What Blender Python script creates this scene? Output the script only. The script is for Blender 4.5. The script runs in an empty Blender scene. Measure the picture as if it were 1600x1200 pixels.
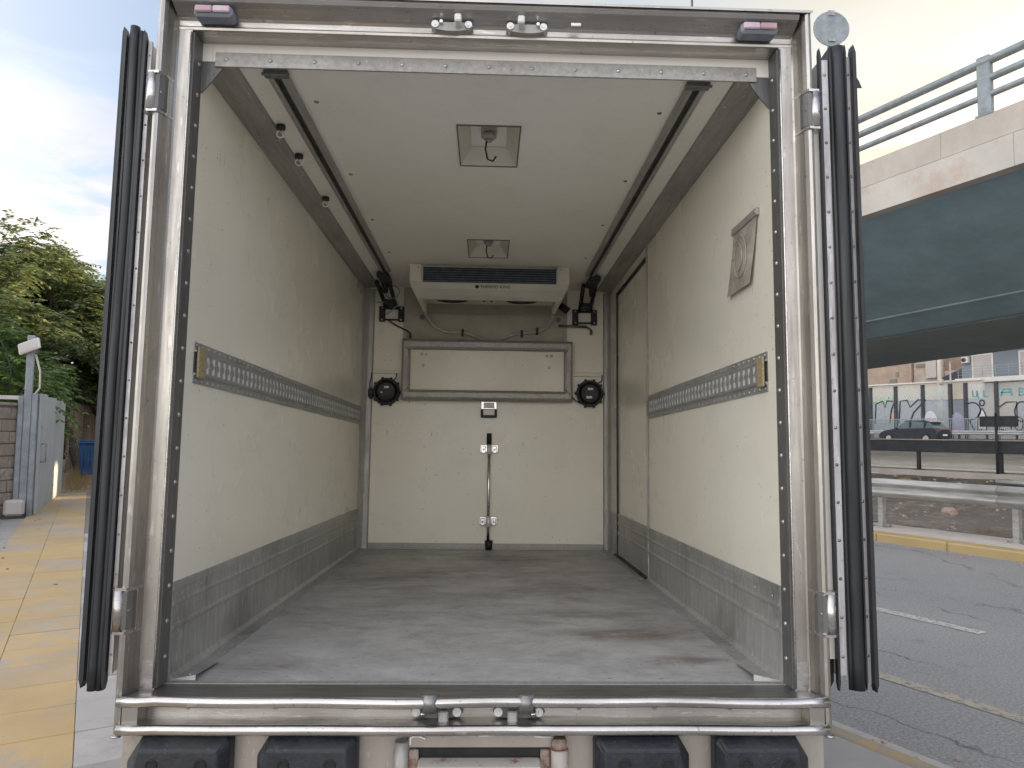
import bpy, bmesh, math, random
import numpy as np
from mathutils import Matrix, Vector, noise as mnoise
PI = math.pi
random.seed(7)
RS = np.random.RandomState(11)
scene = bpy.context.scene
COL = scene.collection

# ------------------------------------------------------------------ camera
def rot(r, p, y):
    return Matrix.Rotation(y, 3, 'Z') @ Matrix.Rotation(p, 3, 'X') @ Matrix.Rotation(r, 3, 'Y')
ST = Matrix(((0.8653426, 0.50118078, 0), (-0.50118078, 0.8653426, 0), (0, 0, 1)))   # camera heading -> street frame (X across, Y along the street)
CW = ST @ rot(-0.01188, 0.0686, 0.0)          # camera axes in the world (right, forward, up)
CT = rot(-0.01188, 0.09935, -0.03237)         # camera axes seen from the truck
CAMPOS = Vector((0, 0, 1.7))
cam_d = bpy.data.cameras.new('camera')
cam_d.sensor_width = 36; cam_d.lens = 1135.38 / 1600 * 36
cam_d.clip_start = 0.05; cam_d.clip_end = 2000
cam = bpy.data.objects.new('camera', cam_d); COL.objects.link(cam)
m = Matrix((CW.col[0], CW.col[2], -CW.col[1])).transposed().to_4x4()
m.translation = CAMPOS
cam.matrix_world = m
scene.camera = cam
TR = CW @ CT.transposed()                      # truck axes in the world
TLOC = CAMPOS - TR @ Vector((0.01569, -2.48356, 0.76535))
TRUCK_M = TR.to_4x4(); TRUCK_M.translation = TLOC

# ------------------------------------------------------------------ sky and sun
SUN_AZ = math.radians(75)     # measured from +Y towards +X
SUN_EL = math.radians(6.2)
world = bpy.data.worlds.new('World'); scene.world = world; world.use_nodes = True
wt = world.node_tree; wt.nodes.clear()
def wn(t, **k):
    n = wt.nodes.new(t)
    for a, b in k.items(): setattr(n, a, b)
    return n
def wl(a, b): wt.links.new(a, b)
sky = wn('ShaderNodeTexSky', sky_type='NISHITA', sun_disc=False)
sky.sun_elevation = SUN_EL; sky.sun_rotation = SUN_AZ
sky.altitude = 100; sky.air_density = 1.0; sky.dust_density = 1.6; sky.ozone_density = 1.2
tc = wn('ShaderNodeTexCoord')
mp = wn('ShaderNodeMapping'); mp.inputs['Scale'].default_value = (1.0, 1.0, 3.2)
wl(tc.outputs['Generated'], mp.inputs['Vector'])
cn = wn('ShaderNodeTexNoise'); cn.inputs['Scale'].default_value = 2.3; cn.inputs['Detail'].default_value = 8; cn.inputs['Roughness'].default_value = 0.55; cn.inputs['Distortion'].default_value = .4
wl(mp.outputs['Vector'], cn.inputs['Vector'])
cr = wn('ShaderNodeValToRGB'); cr.color_ramp.elements[0].position = .46; cr.color_ramp.elements[1].position = .66
wl(cn.outputs['Fac'], cr.inputs['Fac'])
# thin high veil everywhere, thicker cloud where the noise is high
vm = wn('ShaderNodeMath', operation='MULTIPLY_ADD'); vm.inputs[1].default_value = .36; vm.inputs[2].default_value = .55
wl(cr.outputs['Color'], vm.inputs[0])
SKY_K = 0.047
bg1 = wn('ShaderNodeBackground'); bg1.inputs['Strength'].default_value = SKY_K
wl(sky.outputs['Color'], bg1.inputs['Color'])
# cloud colour: warm near the sun, raised behind the camera to light the bay
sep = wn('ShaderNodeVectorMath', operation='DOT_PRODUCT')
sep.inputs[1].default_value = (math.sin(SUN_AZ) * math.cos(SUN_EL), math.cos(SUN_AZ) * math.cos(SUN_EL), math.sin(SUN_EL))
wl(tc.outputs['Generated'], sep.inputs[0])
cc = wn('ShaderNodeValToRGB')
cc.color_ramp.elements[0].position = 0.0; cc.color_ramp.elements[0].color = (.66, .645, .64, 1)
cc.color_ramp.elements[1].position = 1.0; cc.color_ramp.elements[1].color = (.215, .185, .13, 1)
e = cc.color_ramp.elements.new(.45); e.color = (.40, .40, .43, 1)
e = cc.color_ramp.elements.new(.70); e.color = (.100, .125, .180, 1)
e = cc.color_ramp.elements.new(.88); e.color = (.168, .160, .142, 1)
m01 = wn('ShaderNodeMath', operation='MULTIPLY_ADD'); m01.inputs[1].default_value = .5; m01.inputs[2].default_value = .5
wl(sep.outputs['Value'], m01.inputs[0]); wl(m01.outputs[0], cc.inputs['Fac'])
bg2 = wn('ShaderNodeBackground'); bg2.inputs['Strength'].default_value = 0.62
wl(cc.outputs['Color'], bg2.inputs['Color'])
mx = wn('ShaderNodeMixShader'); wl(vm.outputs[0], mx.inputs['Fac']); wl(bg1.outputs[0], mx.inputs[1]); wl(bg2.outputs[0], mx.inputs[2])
# scattered low clouds: peach on the shaded side, golden towards the sun
mp2 = wn('ShaderNodeMapping'); mp2.inputs['Scale'].default_value = (1.0, 1.0, 4.5); mp2.inputs['Location'].default_value = (3.1, .7, .35)
wl(tc.outputs['Generated'], mp2.inputs['Vector'])
c2 = wn('ShaderNodeTexNoise'); c2.inputs['Scale'].default_value = 3.4; c2.inputs['Detail'].default_value = 9; c2.inputs['Roughness'].default_value = .56; c2.inputs['Distortion'].default_value = .6
wl(mp2.outputs['Vector'], c2.inputs['Vector'])
r2 = wn('ShaderNodeMapRange'); r2.inputs['From Min'].default_value = .47; r2.inputs['From Max'].default_value = .60
wl(c2.outputs['Fac'], r2.inputs['Value'])
sx = wn('ShaderNodeSeparateXYZ'); wl(tc.outputs['Generated'], sx.inputs[0])
r3 = wn('ShaderNodeMapRange'); r3.inputs['From Min'].default_value = .42; r3.inputs['From Max'].default_value = .22; wl(sx.outputs['Z'], r3.inputs['Value'])
f2 = wn('ShaderNodeMath', operation='MULTIPLY'); wl(r2.outputs[0], f2.inputs[0]); wl(r3.outputs[0], f2.inputs[1])
f3 = wn('ShaderNodeMath', operation='MULTIPLY'); wl(f2.outputs[0], f3.inputs[0]); f3.inputs[1].default_value = .8
c3 = wn('ShaderNodeValToRGB'); wl(m01.outputs[0], c3.inputs['Fac'])
c3.color_ramp.elements[0].position = .4; c3.color_ramp.elements[0].color = (.55, .50, .47, 1)
c3.color_ramp.elements[1].position = .97; c3.color_ramp.elements[1].color = (.30, .205, .06, 1)
e = c3.color_ramp.elements.new(.72); e.color = (.165, .132, .122, 1)
bg3 = wn('ShaderNodeBackground'); bg3.inputs['Strength'].default_value = .62; wl(c3.outputs['Color'], bg3.inputs['Color'])
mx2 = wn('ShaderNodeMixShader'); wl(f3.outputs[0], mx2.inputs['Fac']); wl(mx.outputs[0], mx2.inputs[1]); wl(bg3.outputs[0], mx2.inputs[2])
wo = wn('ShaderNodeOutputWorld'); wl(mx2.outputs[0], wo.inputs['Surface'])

sd = bpy.data.lights.new('sun', 'SUN'); sd.energy = 2.6; sd.angle = math.radians(.5); sd.color = (1.0, .72, .42)
sun = bpy.data.objects.new('sun', sd); COL.objects.link(sun)
sdir = Vector((math.sin(SUN_AZ) * math.cos(SUN_EL), math.cos(SUN_AZ) * math.cos(SUN_EL), math.sin(SUN_EL)))
sun.rotation_euler = sdir.to_track_quat('Z', 'Y').to_euler()
sun.location = (0, 0, 30)
scene.view_settings.view_transform = 'Standard'; scene.view_settings.look = 'None'
scene.view_settings.exposure = 3.0; scene.view_settings.gamma = 1
scene.view_settings.use_curve_mapping = False
scene.render.engine = 'CYCLES'
scene.render.resolution_x = 1024; scene.render.resolution_y = 768
scene.cycles.max_bounces = 18; scene.cycles.diffuse_bounces = 14; scene.cycles.glossy_bounces = 8; scene.cycles.transparent_max_bounces = 12

# ------------------------------------------------------------------ materials
class NT:
    def __init__(s, name):
        s.m = bpy.data.materials.new(name); s.m.use_nodes = True; s.t = s.m.node_tree
        s.b = s.t.nodes['Principled BSDF']; s.pos = False
    def n(s, t, **k):
        n = s.t.nodes.new(t)
        for a, b in k.items(): setattr(n, a, b)
        return n
    def l(s, a, b): s.t.links.new(a, b)
    def co(s, kind='Object', scale=(1, 1, 1)):
        mpg = s.n('ShaderNodeMapping'); mpg.inputs['Scale'].default_value = scale
        t = s.n('ShaderNodeNewGeometry').outputs['Position'] if s.pos else s.n('ShaderNodeTexCoord').outputs[kind]
        s.l(t, mpg.inputs['Vector']); return mpg.outputs['Vector']
    def noise(s, scale, detail=5, rough=.6, sc=(1, 1, 1), lo=.35, hi=.65, dist=0):
        k = s.n('ShaderNodeTexNoise'); k.inputs['Scale'].default_value = scale; k.inputs['Detail'].default_value = detail
        k.inputs['Roughness'].default_value = rough; k.inputs['Distortion'].default_value = dist
        s.l(s.co(scale=sc), k.inputs['Vector'])
        r = s.n('ShaderNodeMapRange'); r.inputs['From Min'].default_value = lo; r.inputs['From Max'].default_value = hi
        s.l(k.outputs['Fac'], r.inputs['Value']); return r.outputs['Result']
    def mix(s, fac, a, b, mode='MIX'):
        k = s.n('ShaderNodeMix', data_type='RGBA', blend_type=mode)
        for sock, v in ((k.inputs[0], fac), (k.inputs[6], a), (k.inputs[7], b)):
            if isinstance(v, (int, float)): sock.default_value = v
            elif isinstance(v, tuple): sock.default_value = (*v, 1)
            else: s.l(v, sock)
        return k.outputs[2]
    def math(s, op, a, b=0.0):
        k = s.n('ShaderNodeMath', operation=op)
        for i, v in enumerate((a, b)):
            if isinstance(v, (int, float)): k.inputs[i].default_value = v
            else: s.l(v, k.inputs[i])
        return k.outputs[0]
    def base(s, v):
        if isinstance(v, tuple): s.b.inputs['Base Color'].default_value = (*v, 1)
        else: s.l(v, s.b.inputs['Base Color'])
    def rough(s, v):
        if isinstance(v, (int, float)): s.b.inputs['Roughness'].default_value = v
        else: s.l(v, s.b.inputs['Roughness'])
    def rrange(s, v, a, b):
        r = s.n('ShaderNodeMapRange'); r.inputs['To Min'].default_value = a; r.inputs['To Max'].default_value = b
        s.l(v, r.inputs['Value']); s.l(r.outputs['Result'], s.b.inputs['Roughness'])
    def bump(s, v, strength=.2, dist=.01):
        k = s.n('ShaderNodeBump'); k.inputs['Strength'].default_value = strength; k.inputs['Distance'].default_value = dist
        s.l(v, k.inputs['Height']); s.l(k.outputs['Normal'], s.b.inputs['Normal'])
    def metal(s, v=1.0): s.b.inputs['Metallic'].default_value = v

def simple(name, c, r=.5, metal=0, var=.12, ns=6, bump=0, sc=(1, 1, 1), bscale=60):
    M = NT(name); f = M.noise(ns, sc=sc)
    d = tuple(max(0, x * (1 - var * 2)) for x in c)
    M.base(M.mix(f, c, d)); M.rrange(f, r, min(1, r + .15)); M.metal(metal)
    if bump: M.bump(M.noise(bscale, 6, .7, sc=sc), bump, .005)
    return M.m

def brushed(name, c, r0, r1, sc, metal=.95, dirt=(.12, .09, .07), damt=.35, bump=.05, con=.72):
    M = NT(name)
    st = M.noise(9, 6, .7, sc=sc, lo=.3, hi=.7)
    bl = M.noise(2.2, 5, .6, lo=.45, hi=.75)
    sp = M.noise(55, 3, .6, lo=.66, hi=.72)
    a = M.mix(st, c, tuple(x * con for x in c))
    a = M.mix(M.math('MULTIPLY', bl, damt), a, dirt)
    a = M.mix(M.math('MULTIPLY', sp, .5), a, dirt)
    scr = M.noise(85, 2, .5, sc=tuple(max(.15, k / 8) for k in sc), lo=.66, hi=.69)
    a = M.mix(M.math('MULTIPLY', scr, .35), a, tuple(min(1, x * 1.5) for x in c))
    dk = M.noise(16, 6, .75, sc=tuple(max(.25, k / 7) for k in sc), lo=.60, hi=.70)
    a = M.mix(M.math('MULTIPLY', dk, .35), a, dirt)
    M.base(a); M.rrange(st, r0, r1); M.metal(metal); M.bump(st, bump, .004)
    return M.m

MAT = {}
MAT['steel_v'] = brushed('stainless_vertical', (.50, .475, .44), .24, .46, (6, 6, .35))
MAT['steel_h'] = brushed('stainless_horizontal', (.54, .52, .49), .22, .42, (.3, 6, 6))
MAT['steel_polish'] = brushed('stainless_polished_edge', (.66, .64, .62), .20, .34, (.4, 5, 5), damt=.4)
MAT['steel_panel'] = brushed('stainless_lower_panel', (.47, .43, .39), .42, .6, (3, 3, .6), metal=.6, damt=.25, con=.9)
MAT['sill'] = brushed('worn_sill_plate', (.30, .30, .30), .25, .5, (.5, 5, 5), metal=.85, damt=.5)
MAT['alu'] = brushed('grey_aluminium', (.43, .42, .395), .38, .58, (5, 5, .6), metal=.3, damt=.25)
MAT['alu_long'] = brushed('grey_aluminium_long', (.40, .39, .37), .35, .55, (6, .4, 6), metal=.35, damt=.3)
MAT['alu_track'] = brushed('galvanised_track', (.42, .42, .42), .35, .6, (6, 1, 6), metal=.4, damt=.3)
MAT['alu_bright'] = brushed('bright_aluminium', (.88, .88, .87), .25, .45, (5, 5, 5), metal=.2, damt=.1)
MAT['jamb'] = brushed('dark_jamb_strip', (.17, .172, .17), .35, .55, (6, 6, .5), metal=.4, damt=.35)
MAT['strip'] = brushed('door_edge_strip', (.58, .57, .58), .35, .6, (8, 8, .9), metal=.45, dirt=(.2, .16, .14), damt=.5)
MAT['kick'] = brushed('scuffed_kick_plate', (.50, .495, .48), .35, .6, (5, 5, .45), metal=.4, dirt=(.09, .085, .08), damt=.6, bump=.1)
MAT['chrome'] = simple('chrome', (.75, .75, .75), .15, 1, .15, 20)
MAT['bolt'] = simple('bolt_steel', (.38, .36, .34), .35, .9, .3, 60)
MAT['rivet'] = simple('rivet_steel', (.62, .62, .6), .3, .8, .2, 60)
MAT['black'] = simple('black_plastic', (.015, .016, .018), .45, 0, .3, 20)
MAT['rubber'] = simple('black_rubber', (.026, .029, .034), .36, 0, .35, 5, sc=(8, 8, .5))
MAT['bumper'] = simple('bumper_rubber', (.012, .015, .022), .55, 0, .3, 25, bump=.2)
def dusty():
    M = NT('dusty_buffer_rubber'); d = M.noise(5, 8, .75, lo=.45, hi=.7); e_ = M.noise(60, 3, .7, lo=.62, hi=.70)
    a = M.mix(M.math('MULTIPLY', d, .45), (.013, .016, .023), (.075, .072, .07)); a = M.mix(M.math('MULTIPLY', e_, .4), a, (.12, .11, .10))
    M.base(a); M.rrange(d, .42, .75); M.bump(M.noise(40, 6, .7), .3, .004); return M.m
MAT['bumper'] = dusty()
MAT['white_plastic'] = simple('white_plastic', (.66, .63, .55), .35, 0, .07, 4)
MAT['label'] = simple('white_label', (.75, .75, .72), .5, 0, .05, 30)
MAT['hose'] = simple('white_hose', (.55, .53, .46), .45, 0, .12, 20)
MAT['wood'] = simple('tan_end_block', (.42, .34, .19), .6, 0, .2, 30, sc=(1, 1, 8))
MAT['brown'] = simple('brown_upper_panel', (.42, .39, .31), .4, 0, .08, 4)
MAT['vinyl'] = simple('clouded_vinyl', (.50, .46, .39), .3, 0, .2, 14, bump=.1)
MAT['fin'] = simple('coil_fin', (.09, .125, .17), .35, .3, .2, 20)
MAT['red_lens'] = simple('red_lens', (.50, .32, .36), .2, 0, .1, 20)
MAT['clear_lens'] = simple('clear_lens', (.62, .48, .55), .2, 0, .1, 20)
MAT['lamp_body'] = simple('lamp_housing', (.26, .28, .34), .5, 0, .1, 20)
MAT['red'] = simple('red_grip', (.35, .03, .02), .4)
MAT['wire'] = simple('pale_cable', (.34, .34, .33), .5)

def grp(name, c, rough, yellow=.0, scuff=.6, seed=0.0):
    M = NT(name)
    big = M.noise(.7, 3, .5, lo=.3, hi=.7)
    a = M.mix(big, c, (c[0] * .93, c[1] * .92, c[2] * .86))
    gr = M.noise(3.1 + seed, 6, .65, lo=.5, hi=.78)
    a = M.mix(M.math('MULTIPLY', gr, .10), a, (.28, .27, .22))
    sm = M.noise(7 + seed, 8, .75, sc=(1, .6, 1.7), lo=.63, hi=.74)
    sm2 = M.noise(30 + seed, 4, .7, sc=(1, 2.2, .55), lo=.61, hi=.70)
    a = M.mix(M.math('MULTIPLY', M.math('MULTIPLY', sm2, sm), scuff), a, (.13, .12, .09))
    sc1 = M.noise(46 + seed, 3, .6, sc=(.7, 1.6, .16), lo=.665, hi=.70)
    msk = M.noise(1.1 + seed * .2, 3, .6, sc=(1, 1, 1.6), lo=.48, hi=.64)
    a = M.mix(M.math('MULTIPLY', M.math('MULTIPLY', sc1, msk), scuff * .7), a, (.16, .15, .11))
    dots = M.noise(70 + seed, 2, .5, lo=.735, hi=.76)
    a = M.mix(M.math('MULTIPLY', dots, scuff), a, (.08, .06, .04))
    M.base(a); M.rrange(M.noise(1.6, 3, .5), rough, rough + .14)
    w = M.noise(2.1, 3, .5)
    M.bump(w, .03, .01)
    return M.m
MAT['wall'] = grp('cream_grp_wall', (.86, .83, .73), .18, scuff=1.0)
MAT['bulk'] = grp('cream_grp_bulkhead', (.86, .825, .73), .26, scuff=1.0, seed=2)
MAT['ceil'] = grp('grey_white_ceiling', (.86, .84, .80), .30, scuff=.35, seed=4)
MAT['hatch'] = grp('hatch_panel_white', (.74, .70, .58), .2, scuff=.9, seed=6)
MAT['body'] = simple('white_body_side', (.66, .64, .60), .3, 0, .05)

def floor_mat():
    M = NT('worn_grey_floor')
    a0 = M.noise(3.4, 10, .78, sc=(1, 1.15, 1), lo=.36, hi=.60)
    a = M.mix(a0, (.31, .302, .298), (.46, .455, .45))
    st = M.noise(2.1, 10, .78, sc=(.85, 1.35, 1), lo=.46, hi=.70, dist=.5)
    a = M.mix(M.math('MULTIPLY', st, .62), a, (.18, .17, .165))
    st2 = M.noise(1.9, 7, .72, sc=(.7, 1.9, 1), lo=.58, hi=.70, dist=.8)
    a = M.mix(M.math('MULTIPLY', st2, .4), a, (.14, .085, .065))
    for bx, by, rx, ry, k, colr in ((.2, 3.1, .42, .22, .75, (.10, .09, .085)), (.62, .75, .38, .13, .8, (.15, .115, .095)), (.42, 1.15, .35, .10, .6, (.14, .10, .08)), (-.55, 2.3, .34, .3, .55, (.13, .12, .115)), (.45, 1.8, .42, .15, .55, (.12, .105, .10)), (-.25, 1.6, .5, .12, .4, (.15, .14, .13)), (.75, .35, .22, .07, .7, (.12, .085, .07)), (-.8, .25, .2, .05, .6, (.16, .12, .09))):
        g_ = M.n('ShaderNodeMapping'); g_.inputs['Location'].default_value = (-bx / rx, -by / ry, 0); g_.inputs['Scale'].default_value = (1 / rx, 1 / ry, 0)
        M.l(M.n('ShaderNodeTexCoord').outputs['Object'], g_.inputs['Vector'])
        ln = M.n('ShaderNodeVectorMath', operation='LENGTH'); M.l(g_.outputs['Vector'], ln.inputs[0])
        fo = M.n('ShaderNodeMapRange'); fo.inputs['From Min'].default_value = 1.15; fo.inputs['From Max'].default_value = .45; M.l(ln.outputs['Value'], fo.inputs['Value'])
        nn = M.noise(5.5, 9, .78, sc=(.8, 2.0, 1), lo=.36, hi=.52, dist=.6)
        a = M.mix(M.math('MULTIPLY', M.math('MULTIPLY', fo.outputs['Result'], nn), min(1, k * .95)), a, colr)
    sp = M.noise(26, 4, .6, sc=(1, 2, 1), lo=.64, hi=.69)
    a = M.mix(M.math('MULTIPLY', sp, .8), a, (.05, .045, .04))
    li = M.noise(14, 6, .8, sc=(.5, 2.4, 1), lo=.62, hi=.72)
    a = M.mix(M.math('MULTIPLY', li, .5), a, (.52, .42, .43))
    sw = M.noise(20, 2, .5, sc=(3, .25, 1), lo=.70, hi=.72, dist=.8)
    a = M.mix(M.math('MULTIPLY', sw, .5), a, (.48, .48, .47))
    M.base(a); M.rrange(st, .42, .7); M.bump(M.noise(110, 5, .8), .35, .002)
    return M.m
MAT['floor'] = floor_mat()

def asphalt():
    M = NT('old_asphalt')
    a0 = M.noise(.35, 5, .6, lo=.3, hi=.7)
    a = M.mix(a0, (.17, .166, .162), (.235, .23, .224))
    g = M.noise(48, 4, .85, lo=.40, hi=.66)
    a = M.mix(M.math('MULTIPLY', g, .8), a, (.44, .43, .41))
    g2 = M.noise(36, 3, .8, lo=.62, hi=.70)
    a = M.mix(M.math('MULTIPLY', g2, .65), a, (.06, .06, .062))
    str_ = M.noise(1.2, 4, .6, sc=(1.2, .12, 1), lo=.5, hi=.8)
    a = M.mix(M.math('MULTIPLY', str_, .5), a, (.29, .28, .265))
    oil = M.noise(1.7, 7, .7, lo=.58, hi=.72)
    a = M.mix(M.math('MULTIPLY', oil, .5), a, (.09, .088, .088))
    # cracks: thin lines where two voronoi cells meet, broken up by noise
    v = M.n('ShaderNodeTexVoronoi', feature='DISTANCE_TO_EDGE'); v.inputs['Scale'].default_value = .38
    nn = M.n('ShaderNodeTexNoise'); nn.inputs['Scale'].default_value = 3; nn.inputs['Detail'].default_value = 6
    co = M.co('Object'); M.l(co, nn.inputs['Vector'])
    ad = M.n('ShaderNodeMix', data_type='RGBA', blend_type='LINEAR_LIGHT'); ad.inputs[0].default_value = .18
    M.l(co, ad.inputs[6]); M.l(nn.outputs['Color'], ad.inputs[7]); vm_ = M.n('ShaderNodeMapping'); vm_.inputs['Scale'].default_value = (1.5, .42, 1); M.l(ad.outputs[2], vm_.inputs['Vector']); M.l(vm_.outputs['Vector'], v.inputs['Vector'])
    r = M.n('ShaderNodeMapRange'); r.inputs['From Min'].default_value = .0; r.inputs['From Max'].default_value = .009
    r.inputs['To Min'].default_value = 1; r.inputs['To Max'].default_value = 0
    M.l(v.outputs['Distance'], r.inputs['Value'])
    ck = M.math('MULTIPLY', r.outputs['Result'], M.noise(.8, 3, .6, lo=.42, hi=.58))
    a = M.mix(M.math('MULTIPLY', ck, .8), a, (.03, .03, .03))
    M.base(a); M.rough(.82); M.bump(g, .5, .006)
    return M.m
MAT['asphalt'] = asphalt()
def paint(name, c, wearc, lo=.48, hi=.56, ns=9, rough=.75, gr=60):
    M = NT(name); M.pos = True
    w = M.noise(ns, 8, .75, lo=lo, hi=hi)
    a = M.mix(w, c, wearc)
    b = M.noise(1.3, 4, .6); a = M.mix(M.math('MULTIPLY', b, .35), a, tuple(x * .6 for x in c))
    M.base(a); M.rough(rough); M.bump(M.noise(gr, 4, .8), .3, .003)
    return M.m
MAT['line'] = paint('worn_lane_paint', (.52, .50, .46), (.16, .155, .15), .50, .58, 22)
MAT['line_y'] = paint('worn_edge_paint', (.40, .35, .28), (.17, .16, .15), .50, .60, 18)
MAT['yellow_slab'] = paint('worn_yellow_slab', (.50, .35, .165), (.40, .335, .265), .50, .60, 1.6)
MAT['yellow_slab2'] = paint('faded_yellow_slab', (.46, .335, .19), (.39, .335, .275), .47, .58, 1.6)
MAT['grey_slab'] = paint('grey_concrete_slab', (.34, .32, .30), (.25, .24, .23), .5, .7, 5)
MAT['grey_slab2'] = paint('pale_concrete_slab', (.44, .41, .385), (.31, .29, .28), .5, .7, 4)
MAT['pave'] = paint('pavement_concrete', (.36, .34, .32), (.25, .235, .225), .45, .7, 1.2)
MAT['kerb'] = paint('yellow_kerb_paint', (.44, .325, .15), (.34, .29, .22), .58, .72, 7)
MAT['kerb_dirty'] = paint('dirty_kerb', (.40, .30, .17), (.30, .28, .25), .45, .62, 9)
MAT['dirt'] = paint('dirt_bank', (.19, .165, .14), (.36, .32, .27), .50, .64, 2.2, .95, 25)
MAT['path'] = paint('dirt_path', (.34, .26, .19), (.27, .22, .18), .4, .6, 1.5, .95, 20)
MAT['concrete'] = paint('deck_concrete', (.54, .49, .44), (.46, .41, .36), .42, .62, .9, .9)
MAT['concrete_pale'] = paint('parapet_concrete', (.56, .53, .48), (.52, .42, .36), .50, .60, .8, .9)
MAT['teal'] = paint('teal_girder', (.36, .50, .57), (.29, .42, .485), .4, .6, 1.0, .6)
MAT['teal_dark'] = paint('teal_soffit', (.40, .45, .46), (.34, .39, .40), .4, .6, .8, .7)
MAT['rail_paint'] = simple('grey_handrail', (.30, .34, .36), .5, .3)
MAT['galv'] = simple('weathered_guardrail', (.46, .45, .43), .5, .3, .2, 3, sc=(3, .5, 3))
MAT['dark_rail'] = simple('dark_grey_rail', (.045, .05, .056), .5, .2, .15, 4)
MAT['corr'] = simple('off_white_sheet', (.84, .82, .77), .5, 0, .05, 1)
MAT['block'] = paint('concrete_block', (.33, .285, .24), (.25, .21, .18), .4, .6, 6, .95, 30)
MAT['block2'] = paint('rough_block', (.38, .33, .28), (.22, .19, .165), .45, .6, 9, .95, 30)
MAT['mortar'] = paint('mortar', (.24, .21, .185), (.2, .18, .16), .4, .6, 9, .95, 30)
MAT['gate'] = paint('blue_grey_sheet', (.44, .465, .47), (.52, .54, .54), .62, .66, 3, .5, 10)
MAT['gate_post'] = simple('blue_grey_post', (.30, .33, .36), .5, .2, .15, 4)
MAT['bin_blue'] = simple('blue_bin_plastic', (.03, .10, .24), .4, 0, .15, 4)
MAT['brown_wall'] = paint('ruined_plaster', (.44, .33, .26), (.33, .25, .20), .4, .62, .5, .9, 3)
MAT['rubble'] = paint('rubble_wall', (.40, .32, .26), (.50, .41, .34), .42, .60, .8, .95, 2)
MAT['beige'] = paint('beige_wall', (.52, .46, .38), (.47, .40, .33), .4, .7, .4, .9, 3)
MAT['bluegrey'] = simple('bluegrey_wall', (.27, .30, .33), .8, 0, .1, .5)
MAT['bgrey'] = simple('grey_render', (.20, .225, .26), .8, 0, .06, .3)
MAT['trim_white'] = simple('white_trim', (.62, .60, .57), .6, 0, .06, 1)
MAT['shutter'] = simple('roller_shutter', (.48, .45, .42), .6, 0, .06, 1)
MAT['tan_wall'] = simple('tan_ground_floor', (.46, .40, .33), .8, 0, .08, .5)
MAT['stone_rock'] = paint('pale_rock', (.48, .36, .30), (.36, .27, .22), .4, .6, 8)
MAT['yellow_cloth'] = simple('yellow_cloth', (.42, .33, .08), .8)
MAT['rust'] = paint('rusty_steel', (.17, .065, .035), (.34, .30, .27), .44, .58, 12, .8)
MAT['worn_white'] = paint('worn_white_steel', (.44, .41, .37), (.16, .07, .045), .55, .62, 10, .7)
MAT['car_paint'] = simple('dark_grey_car_paint', (.05, .055, .065), .25, .6, .1, 3)
MAT['car_glass'] = simple('car_glass', (.06, .09, .10), .08, 0, .1, 3)
MAT['tyre'] = simple('tyre_rubber', (.02, .02, .02), .8)
MAT['tail'] = simple('tail_lamp', (.30, .02, .03), .25)
def glass():
    M = NT('barrier_glass'); f = M.noise(.6, 4, .6, lo=.3, hi=.7)
    M.base((.50, .54, .54)); M.rough(.15)
    r = M.n('ShaderNodeMapRange'); r.inputs['To Min'].default_value = .16; r.inputs['To Max'].default_value = .34
    M.l(f, r.inputs['Value']); M.l(r.outputs['Result'], M.b.inputs['Alpha'])
    return M.m
MAT['glass'] = glass()
for k, c in (('g_black', (.03, .03, .035)), ('g_teal', (.03, .32, .33)), ('g_green', (.30, .55, .32)), ('g_white', (.62, .62, .62)), ('g_fill', (.36, .38, .39)), ('g_pink', (.55, .36, .30)), ('g_purple', (.36, .33, .45))):
    MAT[k] = simple('spray_' + k[2:], c, .7)
def leafm(name, c1, c2):
    M = NT(name); f = M.noise(.9, 4, .6, lo=.35, hi=.65)
    i = M.n('ShaderNodeNewGeometry'); a = M.mix(f, c1, c2)
    a = M.mix(M.math('MULTIPLY', i.outputs['Random Per Island'], .55), a, (c1[0] * 1.8, c1[1] * 1.5, c1[2] * .8))
    M.base(a); M.rough(.55)
    tr = M.n('ShaderNodeBsdfTranslucent'); M.l(a, tr.inputs['Color'])
    ms = M.n('ShaderNodeMixShader'); ms.inputs['Fac'].default_value = .35
    out = M.t.nodes['Material Output']
    M.l(M.b.outputs[0], ms.inputs[1]); M.l(tr.outputs[0], ms.inputs[2]); M.l(ms.outputs[0], out.inputs['Surface'])
    return M.m
MAT['leaf'] = leafm('leaf_dark_green', (.10, .15, .078), (.155, .20, .105))
MAT['leaf_light'] = leafm('leaf_fresh_green', (.10, .17, .045), (.07, .13, .04))
MAT['bark'] = simple('bark', (.16, .13, .11), .9, 0, .3, 8, bump=.5, sc=(3, 3, .5))
MAT['grass'] = leafm('dry_grass', (.26, .20, .12), (.20, .17, .09))

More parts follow.
